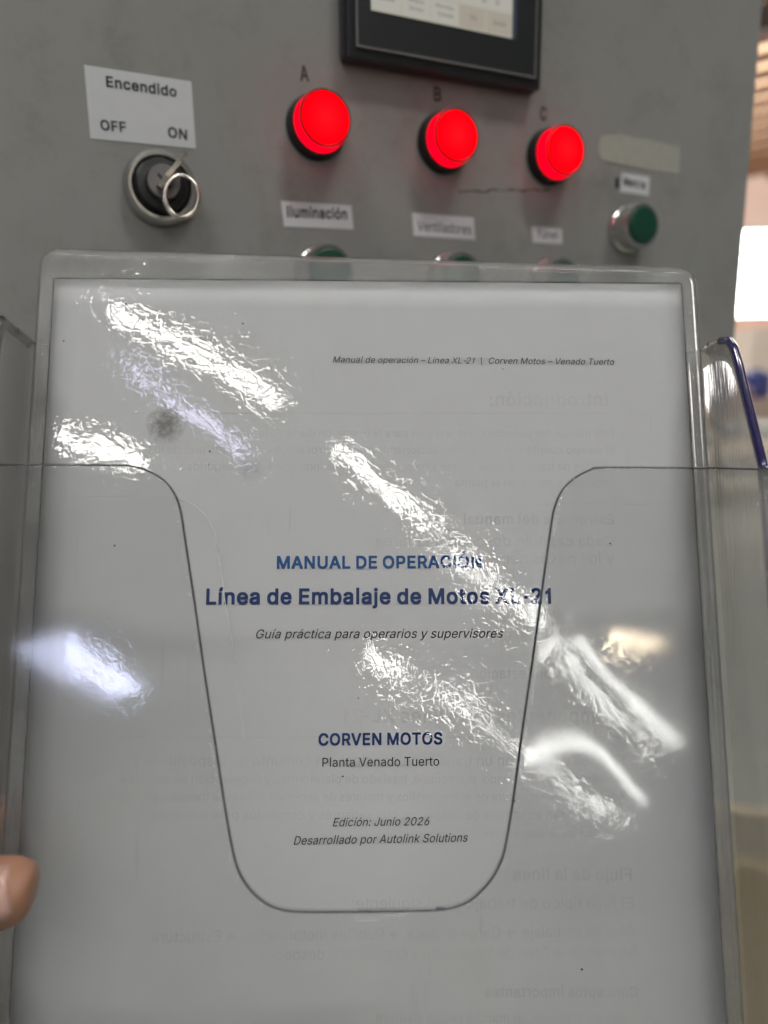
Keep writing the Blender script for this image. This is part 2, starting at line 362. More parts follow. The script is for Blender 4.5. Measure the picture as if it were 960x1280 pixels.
# ------------------------------------------------------------------ text
GLYPHS = {
',':(190,('36,-118 66,70 71,73 135,73 138,70 138,64 86,-118 81,-121 41,-121',)),
'-':(257,('112,189 112,241 115,246 333,246 338,243 338,191 335,186 117,186',)),
'.':(190,('60,9 50,25 48,45 50,59 65,76 79,86 101,88 115,84 130,73 140,59 142,33 140,23 127,6 113,-4 93,-6 79,-4',)),
'0':(455,('92,62 64,120 54,158 48,198 48,224 46,230 48,310 54,352 66,394 93,447 129,485 145,495 175,511 217,517 237,517 277,511 320,488 359,449 386,396 398,356 406,302 406,206 398,152 386,112 360,60 324,22 279,-1 269,-3 223,-9 173,-1 130,22','142,102 165,75 193,57 227,52 261,57 290,76 307,97 328,142 338,192 342,242 338,316 330,358 314,400 301,419 286,436 255,453 221,457 191,451 165,435 142,406 124,364 114,312 112,282 111,254 114,196 124,144',)),
'1':(377,('177,1 177,387 174,390 138,360 86,335 83,339 83,393 88,400 140,428 176,464 199,509 236,510 241,505 241,3 236,-2 182,-2',)),
'2':(455,('62,1 62,47 279,280 310,329 318,363 318,377 314,401 306,419 293,434 267,450 249,456 217,458 197,456 177,448 152,429 140,413 134,397 130,377 130,365 127,360 67,360 64,367 68,403 82,439 102,465 124,485 151,502 183,514 231,518 267,514 305,500 342,471 362,447 378,413 382,385 382,357 374,319 340,261 330,249 274,185 156,59 387,58 390,53 390,1 385,-2 67,-2',)),
'3':(455,('66,60 50,90 42,128 45,133 109,133 120,100 128,88 142,74 169,59 193,53 219,52 251,55 271,61 294,74 314,94 324,118 326,134 324,174 310,202 300,214 289,223 273,233 239,243 159,245 154,250 154,298 284,448 71,449 68,454 68,508 73,511 371,511 374,506 374,460 230,298 228,292 261,291 307,279 341,257 372,224 390,184 394,156 394,134 390,104 372,66 343,33 309,9 265,-5 225,-9 173,-5 133,7 98,28',)),
'4':(455,('38,105 38,157 40,163 242,505 249,510 309,510 311,507 308,499 112,165 279,165 280,317 285,320 339,320 344,315 345,165 412,163 414,159 414,105 409,102 345,101 344,3 339,-2 285,-2 280,1 279,101 43,102',)),
'5':(455,('80,60 64,92 58,126 61,131 121,131 126,124 128,108 141,87 152,76 173,61 199,53 237,53 251,55 271,63 296,82 310,100 318,118 326,158 322,194 312,222 288,250 277,259 255,269 223,275 181,269 163,265 127,245 79,249 66,254 66,268 94,508 99,511 365,511 368,506 368,454 365,449 153,448 136,306 141,305 177,327 221,335 243,335 261,333 295,323 323,307 341,291 368,258 382,230 390,200 392,150 388,120 370,74 346,42 309,13 269,-3 225,-9 181,-5 143,7 107,31',)),
'6':(455,('84,70 66,116 62,156 66,200 80,244 134,340 248,506 255,511 321,511 323,508 316,496 183,304 183,302 195,309 227,315 249,315 279,311 317,297 353,265 372,240 378,226 386,202 390,172 390,142 386,112 370,72 346,40 309,11 271,-5 233,-9 181,-3 141,13 108,38','154,80 173,65 185,59 199,53 215,51 253,53 279,65 298,80 312,100 322,126 324,140 324,174 314,210 297,235 279,249 253,261 219,263 199,261 179,253 154,234 142,218 130,190 127,158 130,126 142,98',)),
'7':(455,('96,1 320,447 317,450 63,450 60,455 60,507 65,510 389,510 392,505 392,447 168,1 163,-2 101,-2',)),
'8':(455,('70,64 54,96 50,130 52,164 62,194 81,223 101,243 127,259 148,266 118,280 92,306 74,340 68,376 70,400 72,416 88,450 117,481 143,499 183,513 213,517 241,517 271,513 305,501 337,479 360,454 380,414 384,384 380,352 378,342 360,306 334,280 304,266 325,259 351,243 375,219 390,194 400,162 402,126 398,98 380,62 348,28 313,7 273,-5 219,-9 179,-5 135,9 101,31','130,92 147,75 167,61 197,53 219,51 255,53 285,61 305,75 321,91 326,100 332,114 334,130 332,164 318,192 300,210 279,223 255,231 233,233 199,231 173,223 152,210 134,192 120,164 118,128 120,114','146,330 161,313 179,301 201,293 249,293 273,301 294,316 304,328 314,350 316,362 316,388 306,420 291,437 279,445 241,457 211,457 173,445 159,435 149,423 138,400 135,376 136,362',)),
'9':(455,('130,-1 129,1 136,13 269,205 267,206 251,198 227,194 177,196 133,214 107,234 80,269 66,305 62,343 66,397 82,435 105,466 143,496 181,512 221,518 273,512 311,496 330,481 346,467 370,435 386,395 388,381 390,331 386,303 372,263 318,169 204,3 197,-2','144,289 152,279 174,259 201,248 237,246 253,248 279,258 291,268 310,291 322,319 324,333 324,367 322,383 310,411 300,425 280,443 263,452 251,456 233,458 195,454 173,444 157,430 138,403 130,381 128,363 130,323 138,299',)),
':':(190,('60,9 50,25 48,45 50,59 65,76 79,86 101,88 115,84 130,73 140,59 142,33 140,23 127,6 113,-4 93,-6 79,-4','58,287 50,299 48,319 52,337 65,352 79,362 97,364 111,362 130,349 140,335 142,307 138,295 125,280 113,272 95,269 77,272',)),
'A':(482,('16,-1 20,19 198,507 203,510 275,510 280,505 290,479 464,1 459,-2 397,-2 393,0 343,139 139,140 132,131 87,0 83,-2','159,201 320,201 262,369 239,446 232,431 200,321',)),
'B':(458,('58,1 58,507 63,510 257,510 291,506 331,492 355,474 384,441 396,411 398,397 400,379 398,347 390,321 378,305 358,285 318,265 321,262 337,260 366,245 390,223 408,195 416,173 420,131 416,101 402,67 377,36 345,16 301,2 257,-2 63,-2','127,59 243,58 295,64 327,80 346,103 352,129 350,163 340,185 323,204 307,216 279,226 265,228 127,227','127,287 235,286 253,288 285,296 308,311 326,335 332,349 334,367 328,403 313,426 283,444 245,450 127,449',)),
'C':(512,('90,78 68,114 50,158 42,200 38,264 42,308 50,352 68,394 91,431 121,463 151,487 185,503 229,515 289,517 307,515 339,507 363,497 404,472 430,446 448,422 466,384 474,352 472,346 409,345 402,356 386,396 355,427 315,447 277,453 255,453 225,449 185,431 161,411 149,399 126,364 110,312 105,254 106,236 110,194 126,146 152,106 185,77 223,61 271,55 315,61 355,81 384,110 402,152 409,161 471,161 474,156 464,120 450,90 431,63 401,35 377,19 343,3 303,-7 259,-9 225,-5 191,3 149,23 121,45',)),
'D':(504,('58,1 58,507 63,510 245,510 269,508 319,496 357,478 381,460 414,427 432,397 450,355 460,307 464,265 460,203 450,155 438,125 420,93 410,79 372,43 351,28 307,10 265,0 239,0 233,-2 63,-2','127,59 213,58 277,66 317,82 326,89 354,113 374,143 392,195 394,213 396,275 392,313 374,367 352,399 321,426 277,444 263,446 227,450 127,449',)),
'E':(421,('58,1 58,507 63,510 371,510 374,505 374,455 371,450 127,449 127,289 353,288 356,283 356,231 351,226 127,225 126,61 129,58 373,58 376,53 376,1 371,-2 63,-2',)),
'F':(412,('58,1 58,507 63,510 367,510 370,505 370,455 367,450 127,449 127,281 345,280 348,275 348,223 343,218 127,217 126,1 121,-2 63,-2',)),
'G':(522,('88,80 66,116 50,158 40,206 38,268 40,274 40,302 50,352 68,396 89,429 119,463 147,485 183,503 227,515 287,517 307,515 339,507 367,495 402,472 432,444 450,418 468,382 476,352 474,348 409,347 404,352 386,392 372,408 353,427 313,447 275,453 253,453 223,449 181,429 153,405 126,364 110,312 105,254 110,194 126,146 154,104 185,77 217,63 249,57 277,55 309,59 327,65 345,73 369,91 396,126 408,158 412,188 412,194 409,197 283,197 280,202 281,255 285,257 477,257 480,252 480,190 478,164 468,122 454,92 421,49 381,19 325,-3 275,-9 239,-7 189,3 151,21 123,43',)),
'H':(519,('58,1 59,508 63,510 121,510 126,507 127,291 387,290 390,293 390,507 395,510 456,509 458,505 457,0 453,-2 395,-2 390,1 390,227 387,230 127,229 126,1 121,-2 63,-2',)),
'I':(187,('60,1 60,505 65,510 123,510 128,505 128,3 123,-2 65,-2',)),
'J':(398,('53,58 35,102 31,138 31,170 36,175 94,175 98,173 99,148 105,104 123,76 150,57 176,53 194,53 218,57 249,78 265,106 269,134 269,506 274,511 334,511 337,506 337,126 335,102 321,64 294,31 264,9 226,-5 190,-9 146,-5 110,7 78,29',)),
'K':(469,('58,1 59,508 63,510 121,510 126,507 127,250 186,319 362,509 446,509 446,505 434,491 246,289 252,277 444,11 448,3 448,-1 375,-2 371,0 203,236 197,241 126,167 126,1 121,-2 63,-2',)),
'L':(395,('58,1 58,505 63,510 121,510 126,505 127,59 359,58 362,53 362,3 357,-2 63,-2',)),
'M':(630,('58,1 58,505 60,509 149,510 156,505 276,197 315,82 350,189 472,505 479,510 565,510 569,508 570,3 568,-1 507,-2 502,3 503,415 458,289 346,3 339,-2 289,-2 282,3 168,289 123,417 124,3 119,-2 63,-2',)),
'N':(525,('58,1 59,508 63,510 135,510 139,508 362,157 399,90 398,153 396,159 396,505 401,510 462,509 464,505 463,0 459,-2 389,-2 385,0 196,295 123,420 124,359 126,353 126,3 121,-2 63,-2',)),
'O':(535,('90,78 68,114 50,158 42,200 38,264 42,308 50,352 68,394 91,431 121,463 151,487 185,503 229,515 249,517 305,515 349,503 384,486 413,463 448,424 468,390 482,354 492,306 494,224 490,192 484,162 468,118 443,77 413,45 394,30 349,5 309,-5 259,-9 225,-5 191,3 149,23 121,45','150,108 184,78 207,67 233,59 271,55 311,61 349,77 380,104 398,130 408,148 424,198 428,246 426,296 418,334 406,366 382,402 349,431 307,449 279,453 255,453 225,449 181,429 152,402 126,364 110,312 105,254 106,236 110,194 126,144',)),
'P':(447,('58,1 58,507 63,510 249,510 287,506 331,490 360,469 373,456 392,431 406,393 410,363 410,333 406,303 392,265 368,233 338,209 289,188 243,184 127,183 126,1 121,-2 63,-2','127,245 239,244 257,246 293,256 313,270 332,295 340,317 342,337 340,377 332,401 317,422 299,436 265,448 241,450 127,449',)),
'Q':(535,('88,81 72,107 50,157 42,201 38,263 42,307 50,351 72,401 89,428 127,468 149,486 187,504 225,514 259,518 309,514 347,504 386,485 407,468 432,443 446,427 462,401 484,347 492,307 494,223 492,201 482,155 470,123 446,81 406,39 468,-45 468,-49 401,-50 357,9 307,-6 267,-9 227,-6 187,4 151,22 118,47','148,111 181,80 191,74 223,60 267,55 309,60 314,65 246,155 247,160 313,160 365,93 382,107 396,127 408,147 424,197 428,245 426,297 420,327 404,369 380,405 351,430 311,448 271,454 221,448 185,432 173,422 153,404 128,367 110,311 106,271 106,237 110,195 126,145',)),
'R':(451,('58,1 58,507 63,510 255,510 291,506 335,490 362,471 372,461 396,425 408,391 410,333 408,311 389,266 366,237 333,214 321,212 316,207 429,1 425,-2 355,-2 351,0 248,193 243,196 127,195 126,1 121,-2 63,-2','127,257 231,256 255,258 297,268 315,280 332,299 342,337 340,383 332,405 320,421 299,438 265,448 241,450 127,449',)),
'S':(449,('60,62 44,94 36,134 41,139 103,139 108,132 110,116 116,102 124,90 140,74 165,61 221,51 255,53 285,61 312,76 330,96 340,116 344,142 338,166 331,177 319,189 297,203 237,223 195,233 129,257 99,277 82,292 60,322 56,332 50,370 56,414 74,450 102,478 139,501 179,513 211,517 243,517 277,513 319,499 349,479 380,448 396,416 402,386 402,378 399,375 337,375 324,412 299,437 269,451 217,457 181,451 169,447 145,433 132,420 120,398 117,376 118,366 120,352 130,338 147,321 169,309 311,267 361,239 384,216 396,200 406,176 410,146 406,100 388,64 360,32 319,7 275,-7 231,-11 175,-7 127,7 92,28',)),
'T':(451,('190,1 190,447 187,450 33,450 30,455 30,507 35,510 415,510 418,505 418,455 415,450 259,449 258,3 253,-2 195,-2',)),
'U':(519,('86,75 64,123 58,167 59,508 63,510 121,510 126,505 126,173 130,143 142,113 162,87 191,68 221,58 265,54 299,58 335,72 360,93 378,119 388,145 390,165 390,505 395,510 456,509 458,505 458,159 454,125 438,85 405,42 363,12 317,-4 265,-10 233,-8 201,-4 155,12 115,40',)),
'V':(482,('200,3 15,507 19,510 81,510 88,505 186,231 241,62 244,65 286,203 390,503 397,510 461,510 464,505 460,493 282,3 275,-2 207,-2',)),
'W':(688,('152,1 18,491 16,509 79,510 86,505 168,187 193,75 226,215 302,505 305,508 309,510 377,510 384,505 460,215 493,77 504,131 600,507 605,510 670,509 668,491 536,11 530,-1 457,-2 452,1 364,327 343,421 316,305 234,5 227,-2 157,-2',)),
'X':(476,('18,-1 17,1 20,7 198,259 196,265 44,483 30,505 30,509 106,509 208,359 237,307 300,407 372,509 444,509 446,505 442,499 292,285 278,261 450,13 457,1 456,-1 385,-2 381,0 296,119 237,213 182,125 93,0 89,-2',)),
'Y':(474,('200,1 200,211 16,507 21,510 89,510 94,507 200,335 237,267 248,293 272,335 378,507 383,510 453,510 454,505 448,493 270,209 270,1 265,-2 205,-2',)),
'Z':(440,('40,1 40,47 270,385 317,449 43,450 38,455 38,507 43,510 395,510 398,505 398,463 396,457 176,135 120,61 123,58 397,58 400,53 400,1 395,-2 45,-2',)),
'a':(391,('46,44 32,74 28,112 32,140 40,160 61,183 81,197 123,213 181,223 223,227 261,235 272,244 274,254 272,278 261,303 239,321 221,327 187,329 169,327 151,321 121,301 103,275 99,273 45,287 41,291 40,294 57,325 83,351 105,367 131,377 183,385 209,385 241,381 285,363 294,356 310,340 322,324 336,286 338,268 337,-1 333,-3 276,-2 274,2 273,48 248,20 211,-3 187,-9 167,-11 137,-9 93,3 67,21','102,74 112,64 131,53 167,47 203,51 229,61 249,77 262,94 268,108 274,136 273,186 259,179 229,173 179,167 139,159 121,151 105,139 96,124 94,98 96,86',)),
'b':(426,('51,1 51,505 56,510 110,510 115,505 116,322 133,343 165,371 172,376 198,384 234,386 264,382 276,380 312,364 349,329 373,291 387,247 389,231 391,209 389,147 387,131 373,85 350,48 314,14 276,-4 222,-10 198,-8 176,0 137,29 120,54 116,56 113,53 113,3 111,-1 56,-2','141,87 161,67 188,52 220,49 252,52 281,69 299,87 315,119 323,151 325,211 315,259 300,288 276,312 252,324 224,328 192,324 164,312 139,287 125,259 117,229 115,179 117,153 125,119',)),
'c':(398,('76,51 52,89 38,131 32,193 38,245 52,287 77,326 117,362 157,380 171,382 211,386 257,380 306,357 344,319 364,279 362,275 303,260 288,289 276,303 269,310 241,324 211,328 175,324 145,308 124,285 110,259 100,221 98,197 100,153 108,121 125,90 146,67 173,52 211,48 245,54 269,66 278,75 290,89 300,113 307,118 351,108 364,101 343,56 305,18 261,-4 211,-10 157,-4 129,8 108,21',)),
'd':(426,('76,45 52,85 36,133 32,181 36,245 52,293 68,319 85,340 113,364 149,380 191,386 225,384 255,374 285,350 307,322 308,507 313,510 371,510 374,505 374,1 369,-2 312,-1 310,3 309,55 305,54 293,36 281,24 253,2 227,-8 203,-10 149,-4 111,14','126,87 146,67 173,52 205,49 235,52 263,66 282,85 298,117 308,153 310,179 308,225 300,259 292,275 283,290 263,310 235,324 209,328 175,324 148,311 124,287 108,257 100,227 98,179 100,153 110,117',)),
'e':(406,('76,51 52,89 38,131 32,181 36,241 52,289 74,323 113,360 157,380 207,386 267,376 293,364 313,348 341,318 360,281 370,243 372,223 371,168 367,166 103,166 100,163 102,139 112,105 128,83 151,62 177,52 215,48 253,54 273,64 291,82 302,103 307,106 364,93 366,87 354,61 340,43 311,16 279,0 247,-8 221,-10 161,-4 139,4 116,15','101,223 303,222 306,225 306,233 298,265 292,277 281,294 265,310 239,324 201,328 171,324 147,312 126,293 110,269 100,239',)),
'f':(256,('78,1 78,321 75,324 6,325 4,329 4,377 9,380 77,381 78,429 82,463 95,488 117,510 137,522 165,530 195,532 221,530 241,524 244,519 229,468 225,466 215,470 193,472 171,468 155,458 146,441 144,425 145,381 227,380 230,375 230,329 225,324 147,324 144,321 144,1 139,-2 83,-2',)),
'g':(427,('52,-74 50,-68 53,-65 101,-40 123,-65 155,-87 177,-93 195,-95 249,-91 280,-74 301,-49 308,-14 307,64 283,35 255,15 225,5 189,3 153,7 113,25 76,56 52,90 36,138 32,182 36,244 52,292 76,330 111,363 153,381 185,385 225,385 249,377 260,370 287,349 309,322 310,376 312,380 371,381 374,376 374,-14 370,-52 352,-90 322,-120 291,-139 251,-149 197,-153 171,-151 135,-143 101,-127 78,-108','124,98 145,77 171,65 211,61 239,65 265,77 288,102 298,120 308,158 310,184 308,228 300,260 290,280 282,292 263,311 239,323 227,325 215,327 181,325 171,323 147,311 124,288 110,262 100,226 98,202 100,156 110,124',)),
'h':(412,('51,1 51,505 56,510 110,510 115,505 116,322 123,333 152,364 188,382 234,386 266,382 294,372 323,349 345,317 355,285 359,249 359,3 354,-2 298,-2 293,1 293,245 289,273 271,303 248,320 218,326 196,326 182,324 162,316 142,302 127,283 119,259 115,225 115,1 110,-2 56,-2',)),
'i':(169,('51,1 51,375 56,380 110,380 115,375 115,3 110,-2 56,-2','45,463 41,469 39,481 41,497 51,511 68,524 82,526 98,524 114,514 125,499 127,491 125,467 112,452 100,444 84,441 66,444 53,453',)),
'j':(169,('-12,-142 -12,-88 -7,-85 19,-83 30,-78 40,-70 48,-54 50,-42 50,378 55,381 113,381 116,376 116,-38 114,-62 106,-86 98,-100 81,-119 65,-131 39,-141 25,-143 -7,-145','48,458 40,474 40,492 47,507 63,521 75,525 101,523 115,513 126,498 128,486 126,470 118,458 103,445 85,441 67,443',)),
'k':(383,('51,1 51,505 56,510 110,510 115,505 116,215 122,216 284,380 356,380 360,377 204,217 372,1 368,-2 293,-1 154,175 115,139 115,1 110,-2 56,-2',)),
'l':(183,('58,1 58,527 63,532 117,532 122,527 122,3 117,-2 63,-2',)),
'm':(612,('51,1 51,375 54,380 111,379 113,375 114,321 131,347 152,366 176,380 210,388 258,382 286,364 309,335 316,317 318,317 335,343 364,368 388,380 410,386 430,388 464,386 498,374 525,353 543,329 555,297 559,263 559,3 556,-2 498,-2 493,1 493,263 489,287 472,311 448,324 422,328 394,326 367,313 347,291 339,269 337,251 337,3 335,-1 276,-2 271,1 271,269 269,279 267,289 252,309 230,324 204,328 176,326 153,315 137,301 129,291 119,267 115,235 115,1 110,-2 56,-2',)),
'n':(412,('51,1 51,377 56,380 111,379 113,375 114,318 122,332 150,362 188,382 234,386 266,382 294,372 321,351 341,325 355,285 359,249 359,1 354,-2 298,-2 293,1 293,245 289,273 269,305 244,322 218,326 184,324 162,316 142,302 127,283 119,257 115,225 115,1 110,-2 56,-2',)),
'o':(417,('76,51 52,89 38,131 32,193 38,245 52,287 77,326 117,362 157,380 171,382 203,386 245,382 263,378 300,361 334,331 360,293 378,245 380,229 382,169 378,131 360,83 335,46 300,15 287,8 255,-4 201,-10 157,-4 129,8 108,21','124,91 147,66 173,52 203,48 241,52 268,67 292,91 306,119 314,151 316,209 306,257 291,286 267,310 239,324 211,328 177,324 146,309 124,285 108,253 100,221 98,197 100,151 108,121',)),
'p':(426,('51,-142 51,378 56,381 111,380 113,376 113,324 116,321 138,349 169,374 196,383 240,385 270,381 314,363 347,332 371,296 387,246 391,208 389,148 387,130 369,78 347,44 312,13 274,-5 242,-9 198,-7 174,1 140,27 116,56 115,-142 110,-145 56,-145','139,90 164,65 188,53 214,49 254,53 279,68 301,90 315,118 323,150 325,212 315,260 300,289 278,311 246,325 210,327 186,323 162,311 141,290 125,258 117,226 115,200 117,150 127,114',)),
'q':(426,('76,46 52,84 36,136 32,180 36,244 52,292 76,330 111,363 147,379 185,385 215,385 231,383 259,371 281,353 309,322 310,376 312,380 372,380 374,376 373,-143 369,-145 313,-145 308,-142 307,56 285,27 251,1 227,-7 195,-10 151,-5 111,13','124,90 147,67 163,57 171,53 199,49 237,53 262,66 284,88 298,116 308,154 310,180 308,226 296,268 283,289 261,311 237,323 227,325 215,327 181,325 171,323 147,311 124,288 108,256 100,224 98,198 100,152 110,118',)),
'r':(261,('51,1 51,377 56,380 111,379 113,375 114,324 126,344 148,366 170,378 204,386 242,386 245,381 245,325 243,321 202,324 184,322 160,314 144,302 125,279 119,263 115,235 115,1 110,-2 56,-2',)),
's':(367,('56,43 42,63 34,91 41,98 93,108 100,99 106,79 123,62 151,50 181,47 219,52 241,62 260,81 266,103 262,123 256,131 243,142 211,154 147,168 107,182 76,203 68,211 50,237 46,265 48,305 62,331 89,358 119,374 153,384 177,386 219,384 255,374 277,362 302,337 316,317 324,297 325,291 323,288 269,276 256,299 243,314 211,328 175,330 157,328 131,314 116,299 111,277 112,267 114,257 123,246 143,234 271,198 308,171 328,141 332,115 332,97 328,75 314,47 286,19 261,4 221,-8 193,-10 147,-8 113,0 82,17',)),
't':(229,('88,23 70,51 62,95 62,321 59,324 6,325 4,329 4,375 9,380 61,381 62,467 64,471 123,472 128,467 129,381 201,380 206,375 206,329 203,324 131,324 128,321 128,89 130,77 137,63 151,54 183,52 202,55 206,49 214,5 207,-2 189,-6 163,-6 135,-2 113,6',)),
'u':(412,('71,52 65,62 55,92 51,130 52,379 56,381 110,381 115,378 115,146 121,104 137,78 164,57 200,52 228,55 255,68 267,78 281,96 291,120 293,136 293,378 298,381 357,380 359,376 358,-1 354,-3 297,-2 295,2 294,57 287,46 254,13 222,-3 188,-7 144,-3 114,9 93,26',)),
'v':(391,('159,3 16,377 20,380 82,380 87,377 165,163 191,77 194,71 196,71 221,155 301,375 308,380 370,380 372,377 367,361 229,1 224,-2 166,-2',)),
'w':(569,('135,1 25,363 23,379 84,380 91,375 153,151 170,75 205,221 251,379 314,380 319,377 363,221 385,135 396,80 399,81 417,161 477,377 482,380 545,379 543,363 529,317 439,23 429,-1 370,-2 365,1 317,169 284,297 267,229 201,1 196,-2 140,-2',)),
'x':(381,('21,-1 20,1 27,13 152,195 41,357 29,375 30,378 34,380 98,380 102,378 190,239 195,243 231,307 280,378 284,380 351,379 352,377 349,371 227,191 349,17 357,5 357,-1 290,-2 286,0 227,87 190,149 181,139 153,89 92,0 88,-2',)),
'y':(391,('45,-138 57,-90 61,-86 106,-87 118,-83 131,-70 149,-38 161,0 19,366 17,380 82,381 87,378 161,174 194,71 199,80 225,166 301,376 308,381 370,381 372,378 369,366 213,-42 181,-104 158,-127 138,-139 120,-145 80,-147 52,-143',)),
'z':(382,('40,1 40,47 250,319 49,320 46,325 47,378 51,380 332,379 334,375 334,329 128,61 131,58 337,58 340,53 339,0 335,-2 45,-2',)),
'|':(202,('82,-89 82,537 87,542 113,542 118,537 118,-87 113,-92 87,-92',)),
'Á':(482,('16,-1 20,19 198,507 203,510 275,510 280,505 290,479 464,1 459,-2 397,-2 393,0 343,139 139,140 132,131 87,0 83,-2','159,201 320,201 262,369 239,446 232,431 200,321','212,559 244,631 259,658 263,660 328,659 328,653 264,557 217,556',)),
'Ó':(535,('90,78 68,114 50,158 42,200 38,264 42,308 50,352 68,394 91,431 121,463 151,487 185,503 229,515 249,517 305,515 349,503 384,486 413,463 448,424 468,390 482,354 492,306 494,224 490,192 484,162 468,118 443,77 413,45 394,30 349,5 309,-5 259,-9 225,-5 191,3 149,23 121,45','150,108 184,78 207,67 233,59 271,55 311,61 349,77 380,104 398,130 408,148 424,198 428,246 426,296 418,334 406,366 382,402 349,431 307,449 279,453 255,453 225,449 181,429 152,402 126,364 110,312 105,254 106,236 110,194 126,144','238,558 287,659 291,661 356,660 357,658 354,652 291,557 287,555 243,555',)),
'á':(391,('46,44 32,74 28,112 32,140 40,160 61,183 81,197 123,213 181,223 223,227 261,235 272,244 274,254 272,278 261,303 239,321 221,327 187,329 169,327 151,321 121,301 103,275 99,273 45,287 41,291 40,294 57,325 83,351 105,367 131,377 183,385 209,385 241,381 285,363 294,356 310,340 322,324 336,286 338,268 337,-1 333,-3 276,-2 274,2 273,48 248,20 211,-3 187,-9 167,-11 137,-9 93,3 67,21','102,74 112,64 131,53 167,47 203,51 229,61 249,77 262,94 268,108 274,136 273,186 259,179 229,173 179,167 139,159 121,151 105,139 96,124 94,98 96,86','162,428 162,432 172,456 209,529 213,531 278,530 279,528 276,522 213,429 209,427',)),
'é':(406,('76,51 52,89 38,131 32,181 36,241 52,289 74,323 113,360 157,380 207,386 267,376 293,364 313,348 341,318 360,281 370,243 372,223 371,168 367,166 103,166 100,163 102,139 112,105 128,83 151,62 177,52 215,48 253,54 273,64 291,82 302,103 307,106 364,93 366,87 354,61 340,43 311,16 279,0 247,-8 221,-10 161,-4 139,4 116,15','101,223 303,222 306,225 306,233 298,265 292,277 281,294 265,310 239,324 201,328 171,324 147,312 126,293 110,269 100,239','176,427 176,433 224,529 292,529 292,523 227,428 223,426',)),
'í':(169,('51,1 51,375 56,380 110,380 115,375 115,3 110,-2 56,-2','55,429 103,529 168,530 172,528 173,525 108,428 104,426 60,426',)),
'ñ':(412,('51,1 51,377 56,380 111,379 113,375 114,318 122,332 150,362 188,382 234,386 266,382 294,372 321,351 341,325 355,285 359,249 359,1 354,-2 298,-2 293,1 293,245 289,273 269,305 244,322 218,326 184,324 162,316 142,302 127,283 119,257 115,225 115,1 110,-2 56,-2','105,449 107,473 113,489 119,499 138,516 160,520 178,518 226,496 242,492 250,492 254,496 262,518 300,518 305,515 303,489 292,468 272,448 252,444 232,446 170,472 162,472 157,467 148,446 110,446',)),
'ó':(417,('76,51 52,89 38,131 32,193 38,245 52,287 77,326 117,362 157,380 171,382 203,386 245,382 263,378 300,361 334,331 360,293 378,245 380,229 382,169 378,131 360,83 335,46 300,15 287,8 255,-4 201,-10 157,-4 129,8 108,21','124,91 147,66 173,52 203,48 241,52 268,67 292,91 306,119 314,151 316,209 306,257 291,286 267,310 239,324 211,328 177,324 146,309 124,285 108,253 100,221 98,197 100,151 108,121','180,427 180,433 227,528 231,530 296,529 296,523 231,428 227,426',)),
'ú':(412,('71,52 65,62 55,92 51,130 52,379 56,381 110,381 115,378 115,146 121,104 137,78 164,57 200,52 228,55 255,68 267,78 281,96 291,120 293,136 293,378 298,381 357,380 359,376 358,-1 354,-3 297,-2 295,2 294,57 287,46 254,13 222,-3 188,-7 144,-3 114,9 93,26','177,430 225,530 290,531 294,529 295,526 229,428 182,427',)),
'–':(352,('-2,189 -2,241 3,246 347,246 352,241 352,191 347,186 3,186',)),
'→':(667,('84,195 84,247 89,252 461,252 502,247 415,324 334,405 336,409 373,446 377,444 598,223 596,219 375,-2 371,0 334,41 433,138 504,199 447,192 89,192',)),}
